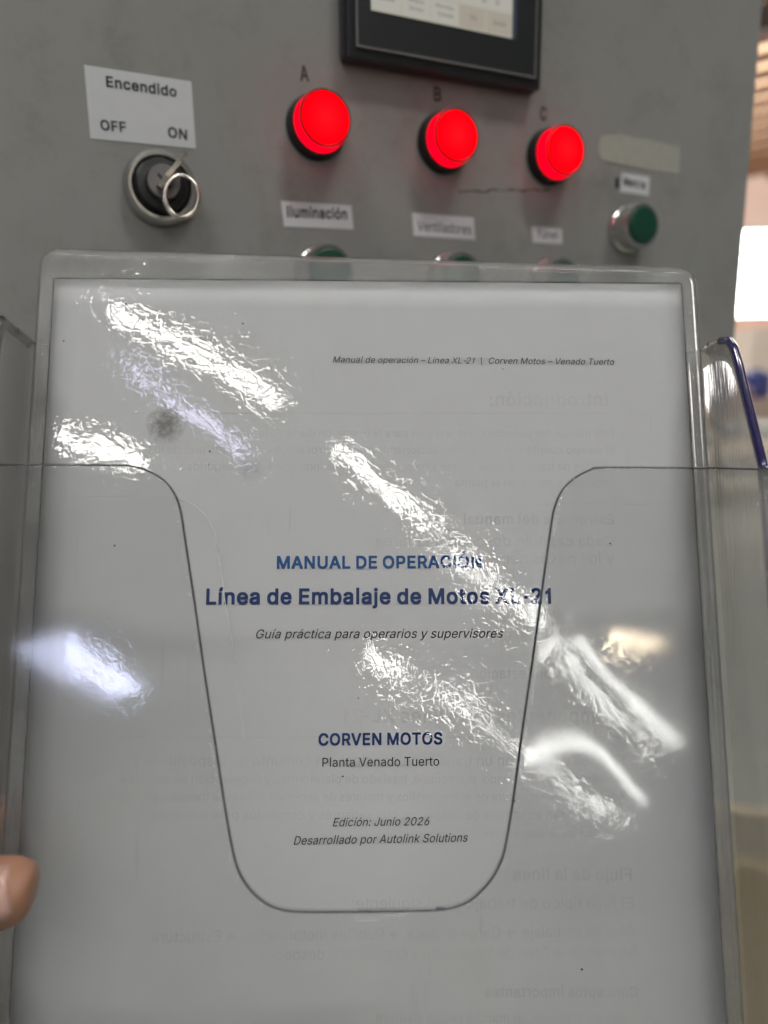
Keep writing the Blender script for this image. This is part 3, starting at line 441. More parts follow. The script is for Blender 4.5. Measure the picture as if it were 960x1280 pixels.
GLYPHS_BOLD = {
'-':(286,('90,171 90,259 97,268 351,268 360,261 360,173 353,164 99,164',)),
'1':(406,('155,-17 155,335 150,336 104,312 67,313 61,321 61,411 70,422 122,450 154,482 173,523 182,532 254,532 263,523 263,-15 254,-24 164,-24',)),
'2':(484,('40,-17 40,65 256,297 284,339 294,367 294,377 288,393 274,413 249,428 229,434 217,434 191,424 173,410 162,395 154,373 152,345 145,338 49,338 42,347 42,385 46,423 62,461 80,483 106,507 133,524 165,536 201,540 249,540 285,536 323,522 364,489 384,465 400,431 404,403 404,339 402,325 396,301 361,242 296,167 216,81 405,80 412,71 412,-17 403,-24 49,-24',)),
':':(219,('38,-9 28,9 26,63 28,77 47,98 61,108 71,110 119,110 133,106 152,91 160,81 164,67 164,15 162,5 145,-16 129,-26 75,-28 57,-24','36,269 28,281 26,295 26,337 30,355 47,374 63,384 115,386 133,382 152,367 162,353 164,343 164,289 156,271 143,258 123,248 79,246 59,250',)),
'A':(511,('-8,-17 -8,17 -2,37 176,525 185,532 293,532 302,523 306,513 486,23 486,-17 477,-24 376,-23 370,-17 324,115 319,118 157,117 110,-17 104,-23 1,-24','195,223 283,223 239,356',)),
'B':(487,('36,-17 36,525 45,532 275,532 309,528 349,514 373,496 405,460 416,435 420,415 422,349 420,327 412,303 383,269 412,241 424,225 438,191 442,161 442,113 438,83 424,49 395,14 363,-6 319,-20 275,-24 45,-24','149,81 225,80 277,86 311,104 326,125 328,145 318,167 305,182 289,194 269,202 247,206 149,205','149,309 217,308 249,312 271,320 291,334 304,353 310,367 304,389 291,407 257,424 227,428 149,427',)),
'C':(541,('68,60 46,96 28,140 18,200 16,282 20,326 28,370 46,412 69,449 103,485 133,509 167,525 211,537 231,539 323,537 357,529 381,519 422,494 452,464 469,441 488,402 496,370 496,332 490,324 391,323 380,338 366,376 337,405 289,427 273,429 245,427 203,409 170,380 148,346 132,296 128,254 132,212 148,164 174,124 203,99 239,83 251,81 267,79 297,83 338,104 364,130 382,174 391,183 489,183 496,174 496,138 494,128 476,80 453,45 419,13 395,-3 361,-19 321,-29 241,-31 207,-27 173,-19 131,1 103,23',)),
'D':(533,('36,-17 36,525 45,532 263,532 287,530 331,520 375,500 399,482 436,445 454,415 472,373 482,325 486,283 486,227 482,185 472,137 460,107 442,75 432,61 399,28 369,6 331,-10 285,-22 251,-24 45,-24','149,81 195,80 251,86 299,104 333,132 352,161 362,187 370,215 374,257 370,297 356,341 331,379 305,402 259,422 209,428 151,428 148,425',)),
'E':(450,('36,-17 36,525 45,532 389,532 396,523 396,437 389,428 149,427 149,311 371,310 378,301 378,213 369,204 149,203 148,83 151,80 391,80 398,71 398,-17 389,-24 45,-24',)),
'F':(441,('36,-17 36,525 45,532 385,532 392,523 392,437 385,428 151,428 148,425 149,303 363,302 370,293 370,203 361,196 149,195 148,-17 139,-24 45,-24',)),
'I':(216,('38,-17 38,523 47,532 141,532 150,523 150,-15 141,-24 47,-24',)),
'L':(424,('36,-17 36,523 45,532 139,532 148,523 149,81 377,80 384,71 384,-15 375,-24 45,-24',)),
'M':(659,('36,-17 36,523 41,530 45,532 167,532 177,524 315,168 451,524 461,532 583,532 590,527 592,523 592,-15 587,-22 583,-24 489,-24 480,-17 479,268 368,-15 359,-24 271,-24 261,-16 147,268 146,-17 137,-24 45,-24',)),
'N':(554,('36,-17 37,526 45,532 153,532 157,530 373,194 374,525 383,532 480,531 486,523 485,-18 477,-24 371,-24 367,-22 149,318 148,-17 139,-24 45,-24',)),
'O':(564,('68,60 46,96 28,140 18,200 16,282 20,326 28,370 46,412 70,450 103,485 133,509 179,529 211,537 231,539 303,539 341,533 367,525 401,509 431,485 465,449 490,408 506,364 516,302 516,206 512,174 506,144 490,100 464,58 431,23 412,8 367,-17 313,-29 241,-31 207,-27 173,-19 131,1 103,23','172,126 203,99 239,83 265,79 281,81 293,83 332,100 359,124 382,158 402,216 404,278 400,298 384,348 360,384 331,409 289,427 259,429 237,425 201,409 183,393 173,383 148,346 132,294 128,254 132,214 148,162',)),
'P':(476,('36,-17 36,525 45,532 267,532 305,528 349,512 378,491 395,474 414,449 428,411 432,381 432,315 428,285 414,247 390,215 364,193 349,182 307,166 261,162 149,161 148,-17 139,-24 45,-24','149,267 221,266 251,270 275,278 295,292 310,313 318,337 318,359 310,383 300,397 281,414 247,426 149,427',)),
'R':(480,('36,-17 36,525 45,532 273,532 309,528 353,512 380,493 395,478 412,455 430,409 432,315 426,281 412,249 393,224 356,195 452,19 452,-17 443,-24 337,-24 333,-22 320,-3 228,171 223,174 149,173 148,-15 146,-19 139,-24 45,-24','149,279 213,278 251,282 279,290 296,301 310,317 318,343 318,365 310,387 299,402 281,416 247,426 149,427',)),
'S':(478,('38,44 22,76 14,116 14,152 21,161 121,161 130,150 138,120 158,96 183,83 227,75 237,75 267,83 293,97 308,114 318,136 318,144 308,160 279,181 177,211 111,235 72,262 59,275 36,308 28,352 28,394 32,422 34,432 52,468 84,500 117,521 159,535 193,539 261,539 293,535 333,523 365,503 401,467 418,434 424,404 424,362 417,353 319,353 312,360 302,394 283,413 251,429 225,433 213,433 187,425 164,412 150,396 142,380 142,372 151,357 163,345 187,331 329,289 380,260 407,233 418,218 428,194 432,164 432,116 428,84 410,46 379,11 337,-15 293,-29 249,-33 199,-33 157,-29 109,-15 74,6',)),
'T':(480,('168,-17 168,425 165,428 15,428 8,437 8,525 17,532 433,532 440,523 440,437 433,428 283,428 280,425 280,-17 271,-24 177,-24',)),
'U':(548,('64,57 42,105 36,149 36,523 38,527 45,532 139,532 148,525 148,191 152,161 164,131 186,105 201,94 219,86 239,80 267,78 309,90 335,108 352,129 366,163 368,183 368,525 377,532 471,532 475,530 480,523 480,141 476,107 460,67 426,23 381,-10 335,-26 283,-32 235,-32 183,-26 137,-10 97,18',)),
'V':(511,('178,-15 -6,483 -8,491 -8,525 1,532 99,532 110,523 241,152 370,525 379,532 479,532 486,523 486,487 304,-15 293,-24 189,-24',)),
'X':(505,('-6,-17 -6,19 163,261 6,489 6,523 8,527 15,532 123,532 239,365 278,425 354,531 459,532 463,530 468,523 468,487 313,263 480,19 480,-15 478,-19 471,-24 364,-23 348,-5 237,157 110,-23 3,-24',)),
'a':(420,('24,26 10,58 6,86 6,130 10,158 18,178 26,188 59,217 105,235 163,245 217,251 243,257 248,262 244,278 235,289 221,299 201,305 187,305 165,297 140,280 119,251 77,251 27,265 18,276 18,310 35,343 65,373 87,389 113,399 165,407 227,407 257,403 303,385 312,378 332,358 344,342 358,304 360,286 359,-19 351,-25 261,-25 249,-13 229,-25 205,-31 185,-33 119,-31 75,-19 49,-1','124,92 149,75 173,71 207,81 227,96 240,112 248,132 250,150 239,151 197,145 151,135 133,125 124,116 118,106',)),
'b':(455,('29,-17 29,523 38,532 128,532 137,523 138,387 154,398 182,406 252,408 282,404 294,402 330,386 373,345 395,309 409,263 413,227 413,151 409,115 395,67 372,30 333,-7 294,-26 252,-32 182,-30 158,-22 136,-8 135,-17 126,-24 38,-24','163,105 179,89 206,74 234,74 262,90 275,103 293,137 303,185 301,209 293,241 277,271 258,290 234,302 208,302 182,290 161,269 147,241 139,209 139,171 147,137',)),
'c':(427,('54,33 30,71 16,113 10,163 10,211 16,263 30,305 55,344 99,384 139,402 153,404 185,408 229,408 275,402 324,379 365,338 386,297 386,261 384,257 379,252 321,238 285,238 278,245 266,271 251,288 223,302 207,304 193,302 163,286 147,268 136,249 122,203 122,171 130,139 147,108 164,89 193,74 207,72 219,74 251,88 268,107 278,131 287,140 327,140 379,126 386,117 386,83 365,38 323,-4 279,-26 229,-32 183,-32 139,-26 99,-8',)),
'd':(455,('54,27 30,67 14,115 10,163 10,215 14,261 30,311 46,337 56,351 94,385 133,402 173,408 243,406 269,398 285,388 287,526 295,532 389,532 396,523 396,-17 387,-24 297,-24 288,-17 287,-8 271,-20 243,-30 221,-32 157,-30 131,-26 93,-8','148,105 164,89 191,74 217,74 245,88 258,101 276,135 286,171 286,207 278,241 257,276 245,288 217,302 191,302 166,289 147,270 130,239 122,207 122,171 132,135',)),
'e':(435,('54,33 30,71 16,113 10,163 10,213 14,259 30,307 53,342 95,382 139,402 183,408 225,408 285,398 312,385 331,370 363,336 382,299 392,261 394,241 393,150 385,144 131,144 128,141 134,123 155,96 169,84 195,74 209,72 235,76 253,84 269,100 280,121 287,128 329,128 381,116 388,107 388,71 375,42 362,25 329,-6 297,-22 265,-30 239,-32 189,-32 141,-26 99,-8','132,245 273,244 276,247 260,275 246,289 221,302 203,304 189,302 164,289 147,274 134,255',)),
'i':(198,('29,-17 29,395 38,402 130,402 137,393 137,-17 128,-24 38,-24','23,445 17,463 17,503 19,515 32,532 50,546 64,548 104,548 116,546 132,536 145,521 149,509 149,457 142,442 122,424 100,418 58,420 48,422 35,431',)),
'j':(198,('-34,-160 -34,-70 -27,-63 -1,-61 12,-56 20,-48 28,-24 28,396 37,403 131,403 138,394 138,-56 136,-80 128,-104 113,-127 98,-142 79,-155 57,-163 27,-167 -25,-167','26,440 18,458 18,508 24,524 38,538 57,547 109,547 119,545 139,529 148,516 150,504 150,464 146,448 128,428 117,421 103,419 63,419 49,421',)),
'l':(212,('36,-17 36,545 45,554 135,554 144,545 144,-15 135,-24 45,-24',)),
'm':(641,('29,-17 29,393 36,402 126,402 134,396 136,390 158,402 178,408 240,410 276,404 305,385 320,369 339,385 360,398 390,408 412,410 482,408 512,398 531,385 547,371 565,347 577,315 581,281 581,-15 574,-24 480,-24 471,-17 471,245 467,269 455,287 430,302 418,304 400,300 384,290 369,273 361,249 359,233 359,-15 353,-23 258,-24 249,-17 249,251 245,271 233,287 212,302 200,304 184,300 162,286 151,273 141,247 137,217 137,-17 128,-24 38,-24',)),
'n':(441,('29,-17 29,395 38,402 126,402 134,396 135,389 138,388 172,404 204,408 252,408 284,404 318,390 345,367 363,343 377,303 381,267 381,-17 372,-24 280,-24 271,-17 271,227 267,253 250,283 226,300 212,302 200,302 180,294 162,281 149,265 141,241 137,207 137,-17 128,-24 38,-24',)),
'o':(446,('54,33 30,71 16,113 10,163 10,211 16,263 30,305 55,344 99,384 139,402 153,404 185,408 231,408 263,404 281,400 318,383 356,349 382,311 400,263 402,247 404,151 400,115 386,73 357,28 317,-8 281,-24 231,-32 183,-32 139,-26 99,-8','146,109 164,89 191,74 207,72 221,74 249,88 268,107 284,137 294,185 292,207 284,239 268,269 250,287 223,302 207,304 193,302 165,288 146,267 132,241 122,203 122,171 130,139',)),
'p':(455,('29,-160 29,396 38,403 126,403 135,396 136,384 152,397 178,405 258,407 290,403 332,385 369,350 393,314 409,264 413,226 413,152 409,112 391,60 370,27 358,15 330,-9 292,-27 260,-31 194,-31 178,-29 156,-21 138,-8 136,-161 128,-167 38,-167','161,108 181,88 206,75 216,73 234,75 261,90 277,106 293,136 303,184 301,210 293,242 277,272 260,289 236,301 226,303 206,301 180,289 164,273 149,246 139,208 139,170 149,132',)),
'r':(290,('29,-17 29,395 38,402 126,402 138,392 162,404 186,408 260,408 267,399 266,304 258,298 204,300 178,292 156,274 149,265 141,245 137,217 137,-17 128,-24 38,-24',)),
's':(396,('34,25 20,45 12,75 12,111 23,120 71,130 111,130 120,121 128,97 139,86 171,72 201,74 219,82 240,103 233,114 217,124 129,146 89,160 58,181 45,194 28,219 24,247 26,321 41,350 71,380 101,396 135,406 159,408 237,406 273,396 296,383 324,355 340,331 348,307 348,275 341,266 291,254 251,254 242,263 233,282 223,292 191,306 175,306 151,294 139,282 137,275 146,265 161,256 289,220 331,188 350,159 354,133 352,67 335,28 304,-3 279,-18 239,-30 211,-32 129,-30 95,-22 64,-5',)),
't':(258,('66,5 48,33 40,77 40,299 37,302 -9,302 -18,309 -18,393 -9,402 39,403 40,485 47,494 141,494 150,485 151,403 219,402 228,393 227,308 219,302 153,302 150,299 150,107 156,85 169,76 217,78 225,72 236,27 236,-13 229,-22 207,-28 145,-28 107,-22 81,-8',)),
'u':(441,('49,34 43,44 33,74 29,112 29,394 31,398 38,403 128,403 137,396 137,164 143,122 158,97 182,79 208,77 230,85 246,98 259,114 269,140 271,154 271,396 280,403 372,403 376,401 381,394 381,-16 379,-20 372,-25 282,-25 274,-19 272,-10 270,-9 238,-25 206,-29 140,-27 126,-25 96,-13 72,7',)),
'Ó':(564,('68,60 46,96 28,140 18,200 16,282 20,326 28,370 46,412 70,450 103,485 133,509 179,529 211,537 231,539 303,539 341,533 367,525 401,509 431,485 465,449 490,408 506,364 516,302 516,206 512,174 506,144 490,100 464,58 431,23 412,8 367,-17 313,-29 241,-31 207,-27 173,-19 131,1 103,23','172,126 203,99 239,83 265,79 281,81 293,83 332,100 359,124 382,158 402,216 404,278 400,298 384,348 360,384 331,409 289,427 259,429 237,425 201,409 183,393 173,383 148,346 132,294 128,254 132,214 148,162','220,564 220,602 266,698 273,705 277,707 375,707 382,702 384,698 384,664 313,559 309,557 229,557',)),
'í':(198,('29,-17 29,395 38,402 130,402 137,393 137,-17 128,-24 38,-24','37,435 37,473 83,569 88,574 92,576 190,576 197,571 199,567 199,531 130,430 126,428 46,428',)),
'ó':(446,('54,33 30,71 16,113 10,163 10,211 16,263 30,305 55,344 99,384 139,402 153,404 185,408 231,408 263,404 281,400 318,383 356,349 382,311 400,263 402,247 404,151 400,115 386,73 357,28 317,-8 281,-24 231,-32 183,-32 139,-26 99,-8','146,109 164,89 191,74 207,72 221,74 249,88 268,107 284,137 294,185 292,207 284,239 268,269 250,287 223,302 207,304 193,302 165,288 146,267 132,241 122,203 122,171 130,139','160,435 160,471 206,567 213,574 217,576 315,576 322,571 324,567 324,533 262,439 253,430 249,428 169,428',)),}

CAPH = .513
_glyph_cache = {}
def glyph_mesh(ch, polys, key):
    """fills one letter's outlines"""
    if key in _glyph_cache: return _glyph_cache[key]
    cu = bpy.data.curves.new('lettering', 'CURVE'); cu.dimensions = '2D'; cu.fill_mode = 'BOTH'
    for q in polys:
        P = [tuple(int(v)/1000 for v in p.split(',')) for p in q.split()]
        sp = cu.splines.new('POLY'); sp.points.add(len(P)-1); sp.use_cyclic_u = True
        for i, (x, y) in enumerate(P): sp.points[i].co = (x, y, 0, 1)
    ob = bpy.data.objects.new('lettering', cu); COL.objects.link(ob)
    me = bpy.data.meshes.new_from_object(ob.evaluated_get(bpy.context.evaluated_depsgraph_get()))
    r = ([v.co.copy() for v in me.vertices], [tuple(p.vertices) for p in me.polygons])
    bpy.data.objects.remove(ob); bpy.data.curves.remove(cu); bpy.data.meshes.remove(me)
    _glyph_cache[key] = r
    return r
def text_mesh(s, bold=0.0, shear=0.0, spacing=1.0):
    vs, fs = [], []; pen = 0.0; T_ = GLYPHS_BOLD if bold > .01 else GLYPHS
    for ch in s:
        if ch == ' ': pen += (.175 if bold > .01 else .190)*spacing; continue
        tab = T_ if ch in T_ else GLYPHS
        adv, polys = tab[ch]
        gv, gf = glyph_mesh(ch, polys, (ch, tab is GLYPHS_BOLD)); n = len(vs)
        vs.extend(Vector((pen+v.x+shear*v.y, v.y, 0)) for v in gv)
        fs.extend(tuple(i+n for i in f) for f in gf)
        pen += adv/1000*spacing + .004
    return vs, fs
def write(F, s, p0, p1, mat, parent, name, off=-.00006, bold=0.0, shear=0.0, ysc=1.0, mirror=False, spacing=1.0, collect=None, height=None):
    """lettering lying on the plane y=off of frame F from baseline point p0 to p1 (pixels of the photograph)"""
    a = loc(F, *p0, off); b = loc(F, *p1, off)
    vs, fs = text_mesh(s, bold, shear, spacing)
    x0 = min(v.x for v in vs); x1 = max(v.x for v in vs)
    d = b-a; L = d.length; ex = d/L; ez = Vector((-ex.z, 0, ex.x))
    if mirror: ez = -ez if ez.z < 0 else ez
    if ez.z < 0: ez = -ez
    k = L/(x1-x0); kz = k*ysc
    if height: kz = height/CAPH
    out = [a + ex*((v.x-x0)*k) + ez*(v.y*kz) for v in vs]
    if collect is not None:
        n = len(collect[0]); collect[0].extend(out); collect[1].extend(tuple(i+n for i in f) for f in fs); return None
    return mesh_obj(name, out, fs, mat, parent)
def slab(name, F, pts, off, thick, mat, parent, jitter=0.0, sub=1):
    """a thin sheet with the given outline (pixels) lying on plane y=off"""
    ps = [loc(F, x, y, off) for x, y in pts]
    if sub > 1:
        q = []
        for i, p in enumerate(ps):
            n = ps[(i+1) % len(ps)]
            for k in range(sub):
                v = p.lerp(n, k/sub); v += Vector((random.uniform(-jitter, jitter), 0, random.uniform(-jitter, jitter))); q.append(v)
        ps = q
    n = len(ps)
    vs = ps + [p+Vector((0, -thick, 0)) for p in ps]
    fs = [tuple(range(n)), tuple(range(n, 2*n))[::-1]] + [(i, (i+1) % n, n+(i+1) % n, n+i) for i in range(n)]
    o = mesh_obj(name, vs, fs, mat, parent)
    bm = bmesh.new(); bm.from_mesh(o.data); bmesh.ops.recalc_face_normals(bm, faces=bm.faces)
    bmesh.ops.triangulate(bm, faces=[f for f in bm.faces if len(f.verts) > 4]); bm.to_mesh(o.data); bm.free()
    return o
def poly_print(name, F, pts, off, mat, parent):
    ps = [loc(F, x, y, off) for x, y in pts]
    return mesh_obj(name, ps, [tuple(range(len(ps)))], mat, parent)

# ================================================================== SETTING: the factory hall
floor_m = paint('grey green painted concrete floor', (.22, .235, .20), .7, var=.15, scale=1.3, rvar=.12)
fl = box('floor', (-20, 30, -40, 45, -.2, 0), floor_m); tag(fl, kind='structure')
_t = NT('glowing translucent end wall'); _e = _t.n('ShaderNodeEmission')
_t.l(_t.mixc(_t.noise(.6, 3), (.80, .52, .40), (1.0, .74, .60)), _e.inputs[0]); _e.inputs[1].default_value = .75  # daylight on the wall is put in as its own glow
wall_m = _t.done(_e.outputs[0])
END = 26.0
# far wall with its open gate: four pieces butted round the opening, corrugation as raised ribs
def on_y(px, py, Y):
    r = ray(px, py); t = (Y-CAM.y)/r.y; return CAM + r*t
g0 = on_y(930, 288, END); gz1 = g0.z; gz0 = on_y(940, 405, END).z
GX0, GX1 = 8.0, 18.5
bm = bmesh.new()
box_bm(bm, -20, GX0, END, END+.2, 0, 9.0); box_bm(bm, GX1, 30, END, END+.2, 0, 9.0)
box_bm(bm, GX0, GX1, END, END+.2, gz1, 9.0)
x = GX0-2
while x < GX1+3:
    z0 = gz1 if GX0 < x < GX1 else 0.0
    box_bm(bm, x, x+.12, END-.05, END, z0+.01, 9.0); x += .35
wl = bm_obj('end_wall', bm, wall_m); tag(wl, kind='structure')
sk = box('sky', (-10, 45, END+12, END+12.1, -2, 25), emit('bright daylight sky', (1.0, .98, .95), 9.0)); tag(sk, kind='structure')
# roof: warm translucent sheets between dark purlins
tr_m = NT('warm translucent roof sheet'); e_ = tr_m.n('ShaderNodeEmission')
tr_m.l(tr_m.mixc(tr_m.noise(.9, 4), (.62, .36, .22), (1.0, .70, .46)), e_.inputs[0]); e_.inputs[1].default_value = 2.6
roof_sheet_m = tr_m.done(e_.outputs[0])
purlin_m = paint('brown steel purlin', (.16, .10, .075), .6, var=.2, scale=3)
roof = empty('roof', Matrix.Translation((0, 0, 7.6))); tag(roof, kind='structure')
proto_sheet = proto_purlin = None
ROT = Matrix.Rotation(R_(-40), 4, 'Z')
y = 15.0; k = 0
while y < 48:
    if proto_sheet is None:
        proto_sheet = box('roof_sheet', (2, 24, 0, .94, .22, .24), roof_sheet_m, roof)
        proto_purlin = box('purlin', (2, 24, .96, 1.12, .02, .22), purlin_m, roof)
        a, b = proto_sheet, proto_purlin
    else:
        a = proto_sheet.copy(); b = proto_purlin.copy(); link(a, roof); link(b, roof)
    for o in (a, b): o.matrix_local = Matrix.Translation((-2.5, y+2.5, 0)) @ ROT
    y += 1.28; k += 1
tr_dark = paint('dark truss steel', (.035, .022, .02), .6)
truss = empty('roof_truss', Matrix.Translation((0, 11.2, 0)))
tag(truss, 'dark steel roof truss high at the upper right behind the cabinet', 'truss')
box('lower_chord', (3, 14, -.10, .10, 6.05, 6.38), tr_dark, truss)
box('upper_chord', (3, 14, -.10, .10, 7.12, 7.40), tr_dark, truss)
pts = []
for i in range(9):
    x0 = 3.3+i*1.15
    tube('diagonal_brace', [(x0, 0, 6.35), (x0+.58, 0, 7.15)], .06, tr_dark, truss)
    tube('diagonal_brace', [(x0+.6, 0, 7.15), (x0+1.13, 0, 6.35)], .06, tr_dark, truss)
# dim ceiling over the photographer
dk = box('ceiling', (-18, 18, -40, 8.8, 5.6, 5.7), paint('dim corrugated ceiling', (.20, .20, .19), .7, var=.2, scale=1)); tag(dk, kind='structure')

# things in the far hall, seen past the cabinet
def floor_base(px, dist):
    p = world_at(px, 600, dist); return Vector((p.x, p.y, 0))
white_m = paint('white painted steel rail', (.72, .72, .70), .4, var=.1, scale=6)
greyd_m = paint('grey roller steel', (.28, .27, .26), .45, .6, var=.1, scale=6)
conv = empty('roller_conveyor', Matrix.Translation((4.4, 7.6, 0)) @ Matrix.Rotation(R_(-6), 4, 'Z'))
tag(conv, 'white railed roller conveyor crossing the hall floor beside the cabinet', 'conveyor')
for yy in (0.0, 0.62):
    bm = bmesh.new(); box_bm(bm, -1.6, 4.5, yy, yy+.09, .62, .76, .015); bm_obj('side_rail', bm, white_m, conv)
    bm = bmesh.new(); box_bm(bm, -1.6, 4.5, yy, yy+.06, .22, .31, .015); bm_obj('lower_rail', bm, white_m, conv)
for i in range(30):
    tube('roller', [(-1.5+i*.2, .10, .70), (-1.5+i*.2, .61, .70)], .035, greyd_m, conv)
for xx in (-1.3, .9, 3.1):
    for yy in (.0, .64): box('leg', (xx, xx+.07, yy+.01, yy+.07, 0, .62), greyd_m, conv)
bench = empty('work_table', Matrix.Translation((6.4, 11.0, 0)) @ Matrix.Rotation(R_(-4), 4, 'Z'))
tag(bench, 'long pinkish work table in the hall under the blue drum', 'table')
tab_m = paint('pinkish table board', (.55, .40, .34), .5, var=.1, scale=4)
box('table_top', (-1.6, 3.4, -.5, .5, .80, .92), tab_m, bench, .01)
box('apron', (-1.6, 3.4, -.47, -.44, .45, .79), paint('pale pink apron board', (.62, .50, .45), .5), bench)
for xx in (-1.5, 3.2):
    for yy in (-.44, .36): box('leg', (xx, xx+.08, yy, yy+.08, 0, .80), greyd_m, bench)
dp = on_y(937, 470, 11.0)
drum = empty('blue_drum', Matrix.Translation((dp.x, 10.8, .92)))
tag(drum, 'small blue drum standing on the pink table in the hall', 'drum')
bl = paint('blue plastic', (.03, .05, .22), .35, var=.1)
d_ = lathe('drum_body', [(0, 0), (.18, 0), (.205, .03), (.205, .17), (.215, .18), (.205, .19), (.205, .34), (.17, .38), (0, .38)], bl, drum, 32)
d_.rotation_euler.x = R_(-90)
d2 = lathe('lid', [(0, .381), (.08, .381), (.08, .42), (0, .42)], bl, drum, 24); d2.rotation_euler.x = R_(-90)
roll_m = paint('pink cardboard', (.62, .40, .34), .7, var=.1)
for i, px in enumerate((931, 948)):
    p = on_y(px, 472, 10.3)
    o = tube('cardboard_roll', [(p.x, 10.58, 1.01), (p.x, 11.0, 1.01)], .085, roll_m, seg=24)
    tag(o, ['pink cardboard roll lying end on before the blue drum, nearer the cabinet', 'pink cardboard roll lying end on before the blue drum, farther from the cabinet'][i], 'roll', 'cardboard rolls on the pink table')
    lp = tube('core_opening', [(p.x, 10.572, 1.01), (p.x, 10.579, 1.01)], .045, M['black_pl'], o, seg=16)
for i, (px, h_, c_, Y) in enumerate(((938, 1.75, (.85, .66, .64), 17.0), (955, 1.45, (.85, .84, .82), 16.0), (925, 1.3, (.8, .66, .6), 18.0))):
    p = on_y(px, 440, Y)
    e = empty('stacked_crate', Matrix.Translation((p.x, Y, 0))); cm = paint('pale wrapped crate', c_, .6, var=.15, scale=3)
    tag(e, ['tall salmon pink wrapped crate under the bright gate opening', 'pale grey wrapped crate at the right edge of the photograph', 'brownish wrapped crate right behind the cabinet edge'][i], 'crate')
    box('crate_body', (-.55, .55, -.5, .5, .12, h_+.75), cm, e, .03)
    for s_ in (-.5, -.05, .4): box('pallet_runner', (s_, s_+.1, -.5, .5, 0, .118), roll_m, e)
    box('strap', (-.555, .555, -.505, .505, .75, .80), white_m, e)

# lower right: yellow-brown plywood board standing behind the cabinet edge
kb = world_at(929, 1016, .70)
KB = Matrix.Translation((kb.x, kb.y, 0)) @ Matrix.Rotation(R_(-14), 4, 'Z')
def wood_mat():
    t = NT('yellow brown plywood'); b = t.n('ShaderNodeBsdfPrincipled')
    mp = t.n('ShaderNodeMapping'); t.l(t.obj(), mp.inputs[0]); mp.inputs['Scale'].default_value = (26, 26, 1.6)
    wv = t.n('ShaderNodeTexWave'); wv.wave_type = 'RINGS'; wv.rings_direction = 'Y'; t.l(mp.outputs[0], wv.inputs[0])
    wv.inputs['Scale'].default_value = .35; wv.inputs['Distortion'].default_value = 5; wv.inputs['Detail'].default_value = 3
    c = t.mixc(wv.outputs['Fac'], (.36, .27, .15), (.46, .36, .21)); t.l(c, b.inputs['Base Color']); b.inputs['Roughness'].default_value = .6
    return t.done(b.outputs[0])
bd = bmesh.new(); box_bm(bd, -.14, .42, 0, .018, 0, kb.z, .003)
board = bm_obj('plywood_board', bd, wood_mat()); board.matrix_world = KB
tag(board, 'yellow brown plywood board standing upright at the lower right behind the holder', 'board')

HALL_FILL_LIGHTS = [(x_, y_) for y_ in (9.5, 13.5) for x_ in (.5, 2.8, 5.1)]  # added strips, out of view behind the cabinet, to brighten the far hall
# ================================================================== CONTROL CABINET
cab = empty('control_cabinet', CABF)
tag(cab, 'grey painted steel control cabinet with red lamps, key switch and touch screen', 'cabinet')
R0 = loc(CABF, 938, 215).x
bm = bmesh.new(); box_bm(bm, -.36, R0, 0, .30, -CABF.translation.z+.02, .42, .0035, 3)
body = bm_obj('cabinet_body', bm, M['cab'], cab)
for p in body.data.polygons: p.use_smooth = False
bm = bmesh.new(); box_bm(bm, -.34, R0-.02, .02, .28, -CABF.translation.z, -CABF.translation.z+.019)
bm_obj('plinth', bm, M['cab_dark'], cab)

def at_panel(px, py, off=0.0):
    v = loc(CABF, px, py, off); return v
# --- pilot lamps A, B, C
lamp_ring = [(.0158, 0), (.0158, .0012), (.0150, .0025), (.0150, .0052), (.0143, .0062), (.0118, .0064), (.0118, .004), (0, .004)]
def pilot(px, py, k):
    c = at_panel(px, py)
    ring = lathe('pilot_lamp', lamp_ring, M['black_pl'], cab); ring.location = c
    side = lathe('lens', [(.0136, .0062), (.0138, .0066), (.0136, .0128), (.0132, .0134), (.0124, .0134)], M['lens_side'], ring)
    ln = lathe('lens_face', [(.01265, .0129), (.0126, .0138), (.0112, .0144), (.0070, .0149), (.0030, .0151), (0, .0151)], M['lens'], ring)
    rr = tube('lens_rim', [(.0129*math.cos(a), -.0136, .0129*math.sin(a)) for a in [2*math.pi*i/48 for i in range(48)]], .0005, M['lens_ring'], ring, 6, True)
    ring['label'] = 'lit red pilot lamp under letter ' + k
    for o in (ring,): o.scale = (LS, 1, LS)
    return ring
LS = .87
for (px, py, k) in ((394.5, 160, 'A'), (553.5, 180, 'B'), (686, 197, 'C')): pilot(px, py, k)
for k, (px, py, w_) in {'A': (381, 101, 11), 'B': (547, 126, 9), 'C': (679, 150, 8)}.items():
    o = write(CABF, k, (px-w_/2, py-.4), (px+w_/2, py+.6), M['ink_panel'], cab, 'printed_letter', -.00012, bold=.019, height=.0060)
    o['label'] = 'printed letter ' + k

# --- key switch
kc = at_panel(200, 237)
sw = lathe('key_switch', [(.0148, 0), (.0150, .0020), (.0143, .0048), (.0128, .0066), (.0118, .0066), (.0114, .0050)], M['chrome'], cab, 72)
sw.location = kc
lathe('inner_collar', [(.0116, .0040), (.0113, .0060), (.0104, .0078), (.0096, .0096), (.0070, .0102), (.0070, .0060)], M['black_pl'], sw, 64)
lathe('lock_barrel', [(.0066, .0050), (.0066, .0136), (.0062, .0144), (.0, .0144)], M['steel'], sw, 56)
bs = box('key_slot', (-.0006, .0006, -.01452, -.0144, -.0034, .0034), M['black_pl'], sw); bs.rotation_euler.y = R_(-42)
key = empty('key', CABF @ Matrix.Translation(kc) @ Matrix.Rotation(R_(-50), 4, 'Y')); tag(key, 'small nickel key standing in the lock of the key switch', 'key')
box('blade', (-.0028, .0028, -.0165, -.0145, -.0006, .0006), M['nickel'], key)
bw = bmesh.new()
